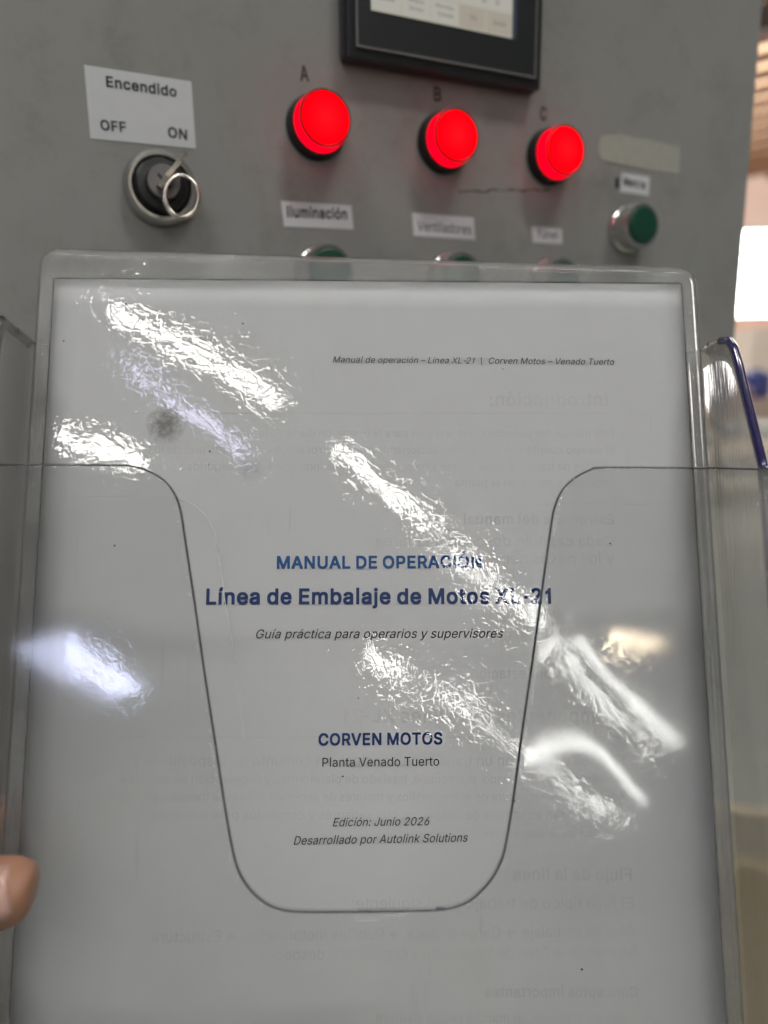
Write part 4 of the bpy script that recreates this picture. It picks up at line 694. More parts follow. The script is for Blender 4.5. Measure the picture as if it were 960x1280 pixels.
# flat bow, seen almost edge on: outline in the local X / -Y plane, thickness along Z
outl = [(-.0020, .0160), (-.0030, .0172), (-.0050, .0185), (-.0048, .0215), (0, .0228), (.0075, .0230), (.0128, .0216), (.0130, .0188), (.0095, .0172), (.0030, .0165)]
vs = [(x, -h, .0007) for x, h in outl] + [(x, -h, -.0011) for x, h in outl]; n = len(outl)
mesh_obj('bow', vs, [tuple(range(n)), tuple(range(n, 2*n))[::-1]] + [(i, n+i, n+(i+1) % n, (i+1) % n) for i in range(n)], M['nickel'], key)
# split ring hanging from the bow
rc = loc(CABF, 227, 246, -.024)
rg = []
for i in range(60):
    a = 2*math.pi*i/60
    rg.append(Vector((.0064*math.cos(a), -.0024*math.cos(a+.5), .0084*math.sin(a))))
ring = tube('key_ring', rg, .00062, M['nickel'], None, 8, True)
ring.matrix_world = CABF @ Matrix.Translation(rc) @ Matrix.Rotation(R_(8), 4, 'Y')
tag(ring, 'nickel wire ring hanging from the key in the lock', 'key ring')
r2 = tube('inner_turn', [p*0.93+Vector((0, -.0009, 0)) for p in rg], .0005, M['nickel'], ring, 8, True)

# --- paper stickers
def sticker(quad, texts, label):
    s_ = slab('sticker', CABF, quad, -.0001, .00012, M['sticker'], cab); s_['label'] = label
    for (t_, p0, p1, b_, h_) in texts:
        write(CABF, t_, p0, p1, M['ink'], s_, 'lettering', -.00030, bold=b_, height=h_)
sticker([(105, 81), (239, 102), (245, 186), (113, 173)],
        [('Encendido', (133, 108), (221, 121), .022, None), ('OFF', (126, 162), (158, 165), .019, None), ('ON', (210, 171), (234, 175), .018, None)],
        'white sticker above the key switch')
sticker([(351, 251), (439, 257), (442, 287), (355, 283)], [('Iluminación', (359, 271), (434, 274), .012, .0045)], 'white sticker under the first lamp')
sticker([(515, 266), (592, 272), (594, 300), (517, 295)], [('Ventiladores', (522, 288), (589, 293), .010, .0046)], 'white sticker under the second lamp')
sticker([(664, 283), (702, 286), (703, 305), (666, 303)], [('Túnel', (671, 297), (697, 299), .010, .0042)], 'small white sticker under the third lamp')
sticker([(777, 216), (812, 221), (811, 245), (775, 240)], [('Marcha', (779, 231), (806, 236), .018, .0040)], 'small white sticker above the green button')
poly_print('printed_mark', CABF, [(769, 222), (774, 222), (774, 236), (769, 235)], -.0002, M['ink_panel'], cab)
tp = slab('tape_residue', CABF, [(751, 169), (775, 168), (800, 173), (850, 183), (849, 218), (820, 214), (752, 201), (748, 186)], -.0001, .00018, M['tape'], cab, .00035, 6)
gp_top, gp_bot = [], []
for i in range(34):
    x_ = 573+i*3.5; y_ = 237.5 + 2.2*math.sin(i*.9)*random.random() + (1.5 if i < 12 else 0)
    wd = .5 + 1.5*random.random()
    gp_top.append((x_, y_-wd)); gp_bot.append((x_, y_+wd))
ps = [loc(CABF, *p, -.0002) for p in gp_top+gp_bot]; n = len(gp_top)
mesh_obj('grime_line', ps, [(i, i+1, n+i+1, n+i) for i in range(n-1)], M['glue'], cab)

# --- green push buttons
def push(px, py, side=False):
    c = at_panel(px, py+2)
    b_ = lathe('push_button', [(.0148, 0), (.0150, .0015), (.0142, .0035), (.0134, .0042), (.0134, .0118), (.0128, .0132), (.0112, .0132), (.0109, .0110), (0, .0110)], M['chrome'], cab, 64)
    b_.location = c
    lathe('button_cap', [(.0107, .0111), (.0107, .0138), (.0102, .0145), (.0060, .0149), (0, .0150)], M['green'], b_, 56)
    b_.scale = (.88, .95, .88)
    return b_
push(401, 341)['label'] = 'green push button under the first sticker, mostly behind the sleeve'
push(562, 347)['label'] = 'green push button under the second sticker, mostly behind the sleeve'
push(685, 352)['label'] = 'green push button under the third sticker, mostly behind the sleeve'
push(783, 285)['label'] = 'green push button alone at the right in full view'

# --- touch screen terminal
HT = .0085
hx0 = loc(CABF, 433, 60, -HT).x; hz0 = loc(CABF, 433, 68, -HT).z; hx1 = loc(CABF, 676, 112, -HT).x
hz0 = loc(CABF, 676, 113, -HT).z; HH = .108
bm = bmesh.new(); box_bm(bm, hx0, hx1, -HT, -.0001, hz0, hz0+HH, .0016, 3)
term = bm_obj('touch_terminal', bm, M['hmi_body'], cab)
fx0 = loc(CABF, 447, 40, -HT).x; fz0 = loc(CABF, 667, 96, -HT).z; fx1 = loc(CABF, 667, 90, -HT).x
fzt = hz0+HH-(fz0-hz0)
box('front_foil', (fx0, fx1, -HT-.0006, -HT-.0001, fz0, fzt), M['hmi_face'], term)
for nm, dm in (('rim_strip', (fx0-.0009, fx1+.0009, fz0-.0009, fz0-.0001)), ('rim_strip', (fx0-.0009, fx1+.0009, fzt+.0001, fzt+.0009)),
               ('rim_strip', (fx0-.0009, fx0-.0001, fz0, fzt)), ('rim_strip', (fx1+.0001, fx1+.0009, fz0, fzt))):
    box(nm, (dm[0], dm[1], -HT-.0009, -HT-.0001, dm[2], dm[3]), M['gasket'], term)
box('side_strip', (hx0-.0004, hx0-.0001, -HT+.0022, -.0012, hz0+.002, hz0+HH-.002), M['hmi_side'], term)
so = -HT-.0009
sx0 = loc(CABF, 464, 8, so).x; sx1 = loc(CABF, 640, 48, so).x; sz0 = loc(CABF, 640, 48, so).z; szt = sz0+.078
scr = box('screen', (sx0, sx1, so, -HT-.0007, sz0, szt), M['scr'], term)
box('screen_margin', (sx1+.0001, sx1+.0024, so, -HT-.0007, sz0, szt), M['scr_side'], term)
SW = sx1-sx0
def scell(u0, u1, z0, z1, mat=None): return box('screen_button', (sx0+SW*u0, sx0+SW*u1, so-.0003, so-.0001, sz0+z0, sz0+z1), mat or M['scr_btn'], scr)
for r_ in range(6):
    z_ = .0006+.0098*r_
    for c_ in range(5):
        scell(.004+c_*.2, .004+c_*.2+.188, z_, z_+.0088, M['scr_btn2'] if (c_ >= 3 and r_ == 0) or (c_ == 2 and r_ > 2) else M['scr_btn'])
def sline(u0, u1, z, s_, h_=None):
    vs, fs = text_mesh(s_, .01); x0 = min(v.x for v in vs); x1 = max(v.x for v in vs); k = SW*(u1-u0)/(x1-x0)
    mesh_obj('screen_text', [(sx0+SW*u0+(v.x-x0)*k, so-.00045, sz0+z+v.y*(h_/CAPH if h_ else k)) for v in vs], fs, M['scr_ink'], scr)
sline(.03, .15, .0045, 'Motores', .0018); sline(.23, .35, .0062, 'Tiempos', .0018); sline(.25, .35, .0030, 'Sensor', .0018)
sline(.43, .56, .0062, 'Alarmas', .0018); sline(.45, .56, .0030, 'Estado', .0018); sline(.68, .73, .0040, 'Ok', .0022); sline(.85, .95, .0040, 'Salir', .0020)
for u_, s_ in ((.66, '1'), (.765, '3'), (.865, '5')): sline(u_, u_+.028, .0124, s_, .0038)
sline(.42, .56, .0140, 'Marcha', .0018); sline(.23, .36, .0140, 'Manual', .0018); sline(.03, .15, .0140, 'Inicio', .0018)
sline(.45, .95, .0240, 'Velocidad cinta', .0022)

# ================================================================== DOCUMENT HOLDER (rigid clear plastic), SLEEVE, PAGE
hold = empty('document_holder', SHF); tag(hold, 'clear rigid plastic document holder with a deep scooped front pocket', 'document holder')
slv = empty('vinyl_sleeve', SHF); tag(slv, 'crinkled clear vinyl sleeve with rounded corners standing in the holder', 'sleeve')
page = empty('manual_page', SHF); tag(page, 'white printed cover page of an operating manual inside the clear sleeve', 'paper')

# --- page, very slightly cockled
PW, PH = .2102, .297
nx, nz_ = 24, 32; vs = []; fs = []
for j in range(nz_+1):
    for i in range(nx+1):
        x_ = PW*i/nx; z_ = -PH*j/nz_ + .0036*(i/nx)*(1-j/nz_)*.6
        vs.append((x_, .00018, z_))
for j in range(nz_):
    for i in range(nx):
        a = j*(nx+1)+i; fs.append((a, a+nx+1, a+nx+2, a+1))
sheet = mesh_obj('paper_sheet', vs, fs, M['paper'], page, True)
md = sheet.modifiers.new('thickness', 'SOLIDIFY'); md.thickness = .0001; md.offset = -1
I = -.00002
def pt(s_, p0, p1, mat, **kw): return write(SHF, s_, p0, p1, mat, page, 'printed_line', I, **kw)
IT = .26
pt('Manual de operación – Línea XL-21', (416, 453), (594, 454.5), M['ink'], shear=IT, bold=.002)
pt('|', (601.5, 455), (602.4, 455), M['ink'], height=.0022)
pt('Corven Motos – Venado Tuerto', (611, 454.5), (768, 456), M['ink'], shear=IT, bold=.002)
pt('MANUAL DE OPERACIÓN', (346, 710.5), (602, 709.5), M['blue'], bold=.019)
pt('Línea de Embalaje de Motos XL-21', (257.5, 755), (689, 754), M['navy'], bold=.019)
pt('Guía práctica para operarios y supervisores', (320, 798), (629, 797), M['ink'], shear=IT, bold=.002)
pt('CORVEN MOTOS', (398, 931.5), (553, 930), M['navy'], bold=.019, ysc=1.04)
pt('Planta Venado Tuerto', (403, 958.5), (549, 957), M['ink'], ysc=1.03, bold=.002)
pt('Edición: Junio 2026', (416, 1033), (537, 1031.5), M['ink'], shear=IT, ysc=1.06, bold=.002)
pt('Desarrollado por Autolink Solutions', (367, 1056), (585, 1052), M['ink'], shear=IT, ysc=1.06, bold=.002)
# print of the page behind, mirrored, showing faintly through
G = ([], [])
def gh(s_, xr, xl, y0, b_=.0, y1=None, h_=None):
    write(SHF, s_, (xr, y0), (xl, y1 or y0), None, None, '', -.00001, bold=b_*.6, mirror=True, collect=G, height=h_)
gh('Introducción:', 760, 612, 507, .03)
gh('Este manual fue pensado como una guía para la operación diaria de la línea de embalaje', 768, 205, 546)
gh('El equipo cuenta con transporte, accionamiento y control eléctrico de cada uno de los', 768, 185, 567)
gh('puestos de trabajo y debe usarse siempre según estas indicaciones de seguridad para', 768, 190, 588)
gh('personas y motos en la planta.', 768, 565, 608)
gh('Estructura del manual', 768, 580, 655, .03)
gh('Cada capítulo describe una tarea', 768, 470, 683)
gh('y los pasos necesarios', 768, 560, 705)
gh('controles por estación', 770, 590, 848)
gh('Componentes de la línea XL-21', 775, 430, 903, .03)
gh('La línea cuenta con un transporte principal, un conjunto de dispositivos y', 780, 165, 957)
gh('elementos para el armado, premontaje, traslado de plataformas y la operación de embalaje', 780, 148, 979)
gh('Además posee estructura de acero, rodillos y motores de accionamiento para trabajo continuo', 782, 150, 1001)
gh('que se utilizan en la zona de despacho, con sensores y comandos para operarios', 785, 190, 1024)
gh('impulsados por la zona superior.', 787, 600, 1046)
gh('Flujo de la línea', 790, 642, 1100, .03)
gh('El flujo típico de trabajo es el siguiente:', 792, 440, 1136)
gh('Área de embalaje → Carga al stock → Rodillos motorizados → Estructura', 794, 190, 1170, y1=1178)
gh('neumático → Zona de inspección y control final despacho', 796, 325, 1196, y1=1200)
gh('Conceptos importantes', 798, 606, 1246, .03)
gh('Antes de la puesta en marcha revise siempre', 798, 470, 1278)
for (xa, xb, yy) in ((160, 757, 516), (150, 777, 921)):
    n = len(G[0]); q = [loc(SHF, xa, yy, -.00001), loc(SHF, xb, yy, -.00001), loc(SHF, xb, yy+1.2, -.00001), loc(SHF, xa, yy+1.2, -.00001)]
    G[0].extend(q); G[1].append((n, n+1, n+2, n+3))
g_ = mesh_obj('print_through', G[0], G[1], M['ghost'], page); g_['label'] = 'faint mirrored lines showing through from the back'

# --- sleeve: two films, welded rim
def rrect(x0, x1, z0, z1, r, n=8):
    out = []
    for (cx, cz, a0) in ((x1-r, z1-r, 0), (x0+r, z1-r, 90), (x0+r, z0+r, 180), (x1-r, z0+r, 270)):
        for k in range(n+1):
            a = R_(a0+90*k/n); out.append((cx+r*math.cos(a), cz+r*math.sin(a)))
    return out
SX0, SX1, SZ0, SZ1, SR = -.0040, .2145, -.304, .0094, .0052
tilt = lambda x_, z_: z_ - .0022*(x_/.21)*max(0, (z_+.05)/.06) if z_ > -.05 else z_
def film_grid(name, y0, mat, wav):
    nx, nz_ = 90, 130; vs, fs = [], []
    for j in range(nz_+1):
        z_ = SZ0 + (SZ1-SZ0)*j/nz_
        # rounded corners: narrow the rows near the ends
        dz = max(0, SR-(SZ1-z_), SR-(z_-SZ0)); ins = SR-math.sqrt(max(0, SR*SR-dz*dz))
        for i in range(nx+1):
            x_ = SX0+ins + (SX1-SX0-2*ins)*i/nx
            w_ = wav*(noise.noise(Vector((x_*38, 3.1, z_*30)))*.00010 + noise.noise(Vector((x_*90+4, 1.7, z_*80)))*.00002)
            if wav:  # long soft swells of the vinyl
                w_ += wav*.00009*math.sin(x_*31+z_*22)*math.sin(z_*41+1.0)
            vs.append((x_, y0+w_-(.00045*wav), tilt(x_, z_)))
    for j in range(nz_):
        for i in range(nx):
            a = j*(nx+1)+i; fs.append((a, a+1, a+nx+2, a+nx+1))
    o = mesh_obj(name, vs, fs, mat, slv, True)
    md = o.modifiers.new('thickness', 'SOLIDIFY'); md.thickness = .00025; md.offset = 0
    return o
ST = []
for (px, py, r_, a_) in ((208, 530, .0085, .26), (312, 585, .006, .07), (733, 1000, .0, 0), (250, 440, .009, .08)):
    if r_: q = loc(SHF, px, py, -.0007); ST.append((q.x, q.z, r_, a_))
M['vinyl'] = film('clear crinkled vinyl front', rough=.028, tint=(.945, .945, .945), haze=.006, crinkle=(430, .115, .00042, 26), dust=.9, veil=.0008, f0=.036, stains=ST)
film_grid('front_film', -.0008, M['vinyl'], 1.0)
film_grid('back_film', .0010, M['vinyl_back'], 0.0)
out_ = rrect(SX0, SX1, SZ0, SZ1, SR)
tube('welded_rim', [(x_, -.0001, tilt(x_, z_)) for x_, z_ in out_], .0009, M['rim'], slv, 10, True)
# the pressed, slightly milky margin between the rim and the pocket for the page
M['margin'] = film('milky pressed vinyl margin', rough=.05, tint=(.93, .93, .93), haze=.13, haze_col=(.78, .78, .77), crinkle=(300, .22, .0004, 30), f0=.06)
o_ = rrect(SX0+.0004, SX1-.0004, SZ0+.0004, SZ1-.0004, SR); i_ = rrect(.0003, PW-.0003, SZ0+.003, -.0005, .0012); n_ = len(o_)
vs = [(x_, -.00165, tilt(x_, z_)) for x_, z_ in o_] + [(x_, -.00165, z_+(.0024*x_/.21 if z_ > -.05 else 0)) for x_, z_ in i_]
mo = mesh_obj('welded_margin', vs, [(k, (k+1) % n_, n_+(k+1) % n_, n_+k) for k in range(n_)], M['margin'], slv)
md = mo.modifiers.new('thickness', 'SOLIDIFY'); md.thickness = .00025; md.offset = 0
# creases pressed into the vinyl by the pocket edge
def crease(pts, r=.00015):
    q = []
    for i in range(len(pts)-1):
        for k in range(8):
            t_ = k/8; q.append(loc(SHF, pts[i][0]*(1-t_)+pts[i+1][0]*t_+random.uniform(-.4, .4), pts[i][1]*(1-t_)+pts[i+1][1]*t_, -.00165))
    q.append(loc(SHF, *pts[-1], -.00165))
    tube('crease', q, r, M['crease'], slv, 5, radii=[max(.00002, r*(.35+1.1*random.random())) for _ in q])
crease([(216, 622), (240, 630), (258, 645), (269, 668), (274, 700), (280, 745), (288, 790), (294, 830)])
crease([(296, 850), (301, 890), (305, 925)], .00005)
crease([(650, 650), (655, 640), (663, 634)], .00012); crease([(672, 631), (720, 628), (760, 629)], .00005); crease([(780, 630), (806, 631)], .00010)
crease([(636, 690), (632, 740), (624, 790), (616, 850), (606, 900), (600, 940)], .00005)
crease([(72, 352), (300, 352)], .00005); crease([(90, 622), (150, 620), (205, 621)], .00004)

# --- holder plates
T = .0020
YB = .0040; YF = -.0330                         # planes of the back and the front plate
HX0, HX1 = -.0070, .2178; HZ0 = -.312
ZB = loc(SHF, 880, 440, YB).z
def plate_mod(o, thick=T, rim=True):
    md = o.modifiers.new('thickness', 'SOLIDIFY'); md.thickness = thick; md.offset = 0
    if rim: md.use_rim = True; md.material_offset_rim = 1
nx, nz_ = 20, 30; vs, fs = [], []
for j in range(nz_+1):
    for i in range(nx+1):
        vs.append((HX0+.005+(HX1-HX0-.010)*i/nx, YB+.001, HZ0+(ZB-HZ0)*j/nz_))
for j in range(nz_):
    for i in range(nx):
        a = j*(nx+1)+i; fs.append((a, a+1, a+nx+2, a+nx+1))
o = mesh_obj('back_plate', vs, fs, M['acrylic'], hold, True, M['rim']); plate_mod(o)
# side walls with rounded bends into back and front
RB = .0048
ZF = loc(SHF, 880, 587, YF).z                   # top of the front plate
def ztop_at(y_):
    P = [(.006, ZB), (-.002, ZB+.0002), (-.008, ZB-.0010), (-.0135, ZB-.0030), (-.0160, ZB-.0062), (-.0180, ZB-.0120), (-.0272, ZF+.0015), (-.0290, ZF), (-.04, ZF)]
    for (a, za), (b, zb) in zip(P, P[1:]):
        if b <= y_ <= a: return za+(zb-za)*(a-y_)/(a-b)
    return ZB if y_ > 0 else ZF
_zt = ztop_at
def side(sx, xw):
    def ztop_at(y_, f=_zt):
        if sx > 0 or y_ < -.026: return f(y_)
        return ZB-.0008 if y_ > -.018 else ZB-.0008+(f(-.026)-ZB+.0008)*((-.018-y_)/.008)
    sec = []
    for k in range(7):                           # back bend
        a = R_(90*k/6); sec.append((xw - sx*RB + sx*RB*math.sin(a), YB+.001-RB+RB*math.cos(a)))
    ya, yb = YB+.001-RB, YF+RB
    for k in range(1, 16): sec.append((xw, ya+(yb-ya)*k/16))
    for k in range(7):
        a = R_(90*k/6); sec.append((xw - sx*RB + sx*RB*math.cos(a), yb-RB*math.sin(a)))
    vs, fs = [], []; nz_ = 40; ns = len(sec)
    for j in range(nz_+1):
        for i, (x_, y_) in enumerate(sec):
            zt = ztop_at(y_); t_ = (j/nz_)
            z_ = zt + (HZ0-zt)*t_
            wv = .00012*math.sin(z_*60+i*.5)
            vs.append((x_+wv, y_, z_))
    for j in range(nz_):
        for i in range(ns-1):
            a = j*ns+i
            f = (a, a+1, a+ns+1, a+ns)
            fs.append(f if sx < 0 else f[::-1])
    o = mesh_obj('side_wall', vs, fs, M['bend'], hold, True, M['rim']); plate_mod(o, .0018)
    ys = [-.0090-.0005*k for k in range(48)]
    e_pts = [(xw, y_, ztop_at(y_)+.0002) for y_ in ys if y_ > YF+.0013]
    tube('violet_edge' if sx > 0 else 'clear_front_edge', e_pts, .0014 if sx > 0 else .0008, M['violet'] if sx > 0 else M['rim'], o, 10)
    e2 = [(xw, y_, ztop_at(y_)+.0002) for y_ in [YB-.003-.0005*k for k in range(20)]]
    tube('clear_edge', e2, .0009, M['rim'], o, 8)
side(1, HX1); side(-1, HX0)
# front plate with the scooped cut-out
cutL = [(-60, 582), (60, 582.5), (150, 583), (172, 585), (192, 592), (208, 603), (220, 619), (227, 640), (232, 672), (245, 760), (257, 845), (270, 930), (282, 1010),
        (291, 1060), (298, 1086), (309, 1106), (324, 1122), (341, 1132.5), (360, 1137.8), (385, 1139.4), (420, 1139.8), (460, 1140)]
cutR = [(1000, 588), (860, 587), (752, 586), (735, 589), (716, 599), (701, 614), (692, 634), (687, 660), (676, 740), (664, 830), (652, 915), (641, 1000), (631, 1060), (624, 1081),
        (614, 1099), (600, 1115), (585, 1127), (566, 1134.5), (543, 1138), (500, 1139.5), (460, 1140)]
cl = [loc(SHF, *p, YF) for p in cutL]; cr = [loc(SHF, *p, YF) for p in cutR]
def smoothc(P, n=5):
    out = []
    for i in range(len(P)-1):
        p0, p1, p2, p3 = P[max(0, i-1)], P[i], P[i+1], P[min(len(P)-1, i+2)]
        for k in range(n):
            t_ = k/n
            out.append(.5*((2*p1)+(-p0+p2)*t_+(2*p0-5*p1+4*p2-p3)*t_*t_+(-p0+3*p1-3*p2+p3)*t_**3))
    out.append(P[-1]); return out
cl = smoothc(cl); cr = smoothc(cr)
from mathutils.kdtree import KDTree
_dense = []
for cc in (cl, cr):
    for a_, b_ in zip(cc, cc[1:]):
        k_ = max(1, int((b_-a_).length/.00015))
        for q_ in range(k_): _dense.append(a_.lerp(b_, q_/k_))
_kd = KDTree(len(_dense))
for i_, c_ in enumerate(_dense): _kd.insert(Vector((c_.x, 0, c_.z)), i_)
_kd.balance()
def bulge(x_, z_, edge_d, right):
    """how far the moulded plate leaves its plane: leans, sags, and lips near the cut"""
    d = _kd.find(Vector((x_, 0, z_)))[2]
    r = min(1, max(0, (x_-.075)/.07)); r = r*r*(3-2*r)
    b = r*(-.022*(x_-.17) - .008*(z_+.13)) + (1-r)*(.008*(x_-.03) - .005*(z_+.10))
    b += -(.00055*r+.0004*(1-r))*math.exp(-d/.0075)
    b += r*.00022*math.exp(-((d-.016)/.010)**2)*math.sin((z_+.08)*60) + (1-r)*.00018*math.sin(z_*52+.6)*math.exp(-((x_-.022)/.026)**2)
    b += .00004*math.sin(x_*120+z_*60)
    k = min(1, max(0, (x_-HX0-.003)/.014), max(0, (HX1-.003-x_)/.014))
    return b*max(0, min(1, k))
ZM = min(c.z for c in cl)                       # bottom of the scoop
def cut_x(curve, z_):
    best = None
    for a, b in zip(curve, curve[1:]):
        if (a.z-z_)*(b.z-z_) <= 0 and abs(a.z-b.z) > 1e-9:
            t_ = (z_-a.z)/(b.z-a.z); best = a.x+(b.x-a.x)*t_
    return best
def front_plate():
    bm = bmesh.new()
    xa, xb = HX0+RB, HX1-RB
    zt_l = max(c.z for c in cl); zt_r = max(c.z for c in cr)
    zb = ZM
    def rows(curve, zt):
        zs = sorted({round(c.z, 7) for c in curve if zb < c.z < zt-1e-6}, reverse=True)
        zs = [zt-.00002] + [z for z in zs if z < zt-.00004]
        out = [zs[0]]
        for z in zs[1:]:
            if out[-1]-z < .00035: continue
            while out[-1]-z > .0035: out.append(out[-1]-.003)
            out.append(z)
        if out[-1]-zb < .00035: out.pop()
        out.append(zb+.00003)
        return out
    def strip(curve, zt, xe, right):
        n = 40; prev = None
        for z_ in rows(curve, zt):
            xc = cut_x(curve, z_)
            if xc is None: xc = (curve[0].x if z_ > zb+.05 else curve[-1].x)
            xc = min(max(xc, xa), xb)
            row = []
            for i in range(n+1):
                t_ = (i/n)**1.0; x_ = xe+(xc-xe)*t_
                row.append(bm.verts.new((x_, YF+bulge(x_, z_, abs(xc-x_), right), z_)))
            if prev:
                for i in range(n):
                    f = (prev[i], prev[i+1], row[i+1], row[i])
                    try: bm.faces.new(f if right else f[::-1])
                    except ValueError: pass
            prev = row
        return prev
    L = strip(cl, zt_l, xa, False); Rr = strip(cr, zt_r, xb, True)
    base = L + Rr[::-1][1:]
    # below the scoop: full-width rows
    mid = base[len(L)-1]
    prev = base
    z0 = zb
    for j in range(1, 42):
        z_ = z0 + (HZ0-z0)*j/41
        row = []
        for v in base: row.append(bm.verts.new((v.co.x, YF + bulge(v.co.x, z_, 0, True), z_)))
        for i in range(len(base)-1):
            bm.faces.new((prev[i+1], prev[i], row[i], row[i+1]))
        prev = row
    bmesh.ops.remove_doubles(bm, verts=bm.verts, dist=2e-6)
    bmesh.ops.recalc_face_normals(bm, faces=bm.faces)
    o = bm_obj('front_plate', bm, M['acrylic'], hold, True); o.data.materials.append(M['rim']); plate_mod(o)
    # the dark polished edge of the scoop
    def edge(curve, right):
        q = []
        for c in curve:
            if c.x < HX0+.002 or c.x > HX1-.002: continue
            q.append(Vector((c.x, YF+bulge(c.x, c.z, 0, right)-.0008, c.z)))
        return q
    e1 = edge(cl, False); e2 = edge(cr, True)
    pts = e1 + e2[::-1]
    # even out the lips where both halves meet
    tube('cut_edge', pts, .00026, M['cut'], o, 6)
    return o
front_plate()
box('bottom_plate', (HX0+.002, HX1-.002, YF, YB, HZ0-.002, HZ0-.0002), M['acrylic'], hold)

# ================================================================== THE HAND (left edge)
def skin_mat():
    t = NT('skin'); b = t.n('ShaderNodeBsdfPrincipled')
    c = t.mixc(t.noise(90, 5, .6), (.32, .155, .090), (.43, .23, .145))
    c = t.mixc(t.ramp(t.noise(30, 3), [(.4, 0.0), (.7, .5)]), c, (.35, .15, .105))
    t.l(c, b.inputs['Base Color']); b.inputs['Roughness'].default_value = .42
    b.inputs['Subsurface Weight'].default_value = .25; b.inputs['Subsurface Radius'].default_value = (.004, .0015, .0008)
    b.inputs['Subsurface Scale'].default_value = 1.0
    mp = t.n('ShaderNodeMapping'); t.l(t.obj(), mp.inputs[0]); mp.inputs['Scale'].default_value = (260, 700, 1400)
    h = t.math('ADD', t.noise(1.0, 4, .6, mp.outputs[0]), t.noise(1300, 3))
    t.l(t.bump(h, .35, .00025), b.inputs['Normal'])
    return t.done(b.outputs[0])
M['skin'] = skin_mat()
def C(px, py, d): return world_at(px, py, d)
chain_pts = {
 'wrist': (C(-560, 1500, .250), .027), 'palm': (C(-400, 1330, .248), .024), 'palm2': (C(-300, 1220, .245), .018),
 'tm': (C(-330, 1230, .205), .017), 't1': (C(-215, 1180, .180), .0125), 't2': (C(-112, 1150, .1690), .0104), 't2b': (C(-62, 1136, .1672), .0098), 't3': (C(-28, 1122, .1668), .0094), 't4': (C(8, 1114, .1668), .0088), 't4b': (C(32, 1113, .1672), .0074), 't5': (C(46, 1114, .1678), .0056),
 'i1': (C(-230, 1090, .244), .0100), 'i2': (C(-120, 1045, .244), .0088), 'i3': (C(-20, 1023, .242), .0076), 'i4': (C(14, 1021, .242), .0066),
 'm1': (C(-225, 1180, .246), .0100), 'm2': (C(-110, 1165, .246), .0090), 'm3': (C(-8, 1160, .244), .0080), 'm4': (C(6, 1160, .244), .0070),
 'r1': (C(-240, 1275, .248), .0098), 'r2': (C(-120, 1275, .248), .0088), 'r3': (C(-10, 1280, .246), .0080), 'r4': (C(4, 1280, .246), .0070),
 'p1': (C(-290, 1370, .268), .0088), 'p2': (C(-180, 1390, .268), .0078), 'p3': (C(-90, 1400, .248), .0070),
 'fore': (C(-900, 1850, .27), .032)}
names = list(chain_pts); ix = {n_: i for i, n_ in enumerate(names)}
edges = [('palm', 'wrist'), ('wrist', 'fore'), ('palm', 'palm2'), ('palm', 'tm'), ('tm', 't1'), ('t1', 't2'), ('t2', 't2b'), ('t2b', 't3'), ('t3', 't4'), ('t4', 't4b'), ('t4b', 't5'),
         ('palm2', 'i1'), ('i1', 'i2'), ('i2', 'i3'), ('i3', 'i4'), ('palm2', 'm1'), ('m1', 'm2'), ('m2', 'm3'), ('m3', 'm4'),
         ('palm', 'r1'), ('r1', 'r2'), ('r2', 'r3'), ('r3', 'r4'), ('palm', 'p1'), ('p1', 'p2'), ('p2', 'p3')]
me = bpy.data.meshes.new('hand'); me.from_pydata([chain_pts[n_][0] for n_ in names], [(ix[a], ix[b]) for a, b in edges], [])
ob = bpy.data.objects.new('hand_skeleton', me); COL.objects.link(ob)
ob.modifiers.new('skin', 'SKIN')
sv = me.skin_vertices[0].data
for i, n_ in enumerate(names):
    r_ = chain_pts[n_][1]; sv[i].radius = (r_, r_); sv[i].use_root = (n_ == 'palm')
ss = ob.modifiers.new('sub', 'SUBSURF'); ss.levels = 3; ss.render_levels = 3
dg = bpy.context.evaluated_depsgraph_get()
hm = bpy.data.meshes.new_from_object(ob.evaluated_get(dg)); bpy.data.objects.remove(ob)
hm.name = 'hand'; hm.materials.clear(); hm.materials.append(M['skin'])
hm.polygons.foreach_set('use_smooth', [True]*len(hm.polygons))
person = bpy.data.objects.new('person', hm); link(person)
tag(person, 'left hand gripping the holder, thumb with pale nail in front at the left edge', 'hand')
# thumb nail: curved plate on the side facing the camera
nail_m = paint('finger nail', (.50, .29, .235), .28, var=.08, scale=200, **{'Coat_Weight': .3})
tipc = chain_pts['t4'][0]; back = chain_pts['t2b'][0]
ax = (tipc-back).normalized(); toc = (CAM-tipc).normalized(); toc = (toc-ax*toc.dot(ax)).normalized(); sd = ax.cross(toc)
vs, fs = [], []; nu, nv = 14, 12
from mathutils.bvhtree import BVHTree
bv = BVHTree.FromPolygons([v.co for v in hm.vertices], [tuple(p.vertices) for p in hm.polygons])
nc = tipc - ax*.0009
for j in range(nv+1):
    for i in range(nu+1):
        u_ = -1+2*i/nu; v_ = -1+2*j/nv
        uu = u_*math.sqrt(1-.5*v_*v_); vv = v_*math.sqrt(1-.5*u_*u_)
        uu = u_*.55+uu*.45; vv = v_*.55+vv*.45
        p = nc + ax*(uu*.0058) + sd*(vv*.0060) + toc*.03
        h = bv.ray_cast(p, -toc)
        q = h[0] if h[0] is not None else p-toc*.03
        vs.append(q + toc*.00035*(1-.9*max(abs(u_), abs(v_))**6))
for j in range(nv):
    for i in range(nu):
        a = j*(nu+1)+i; fs.append((a, a+1, a+nu+2, a+nu+1))
nail = mesh_obj('thumb_nail', vs, fs, nail_m, person, True)
md = nail.modifiers.new('t', 'SOLIDIFY'); md.thickness = .0004; md.offset = 0

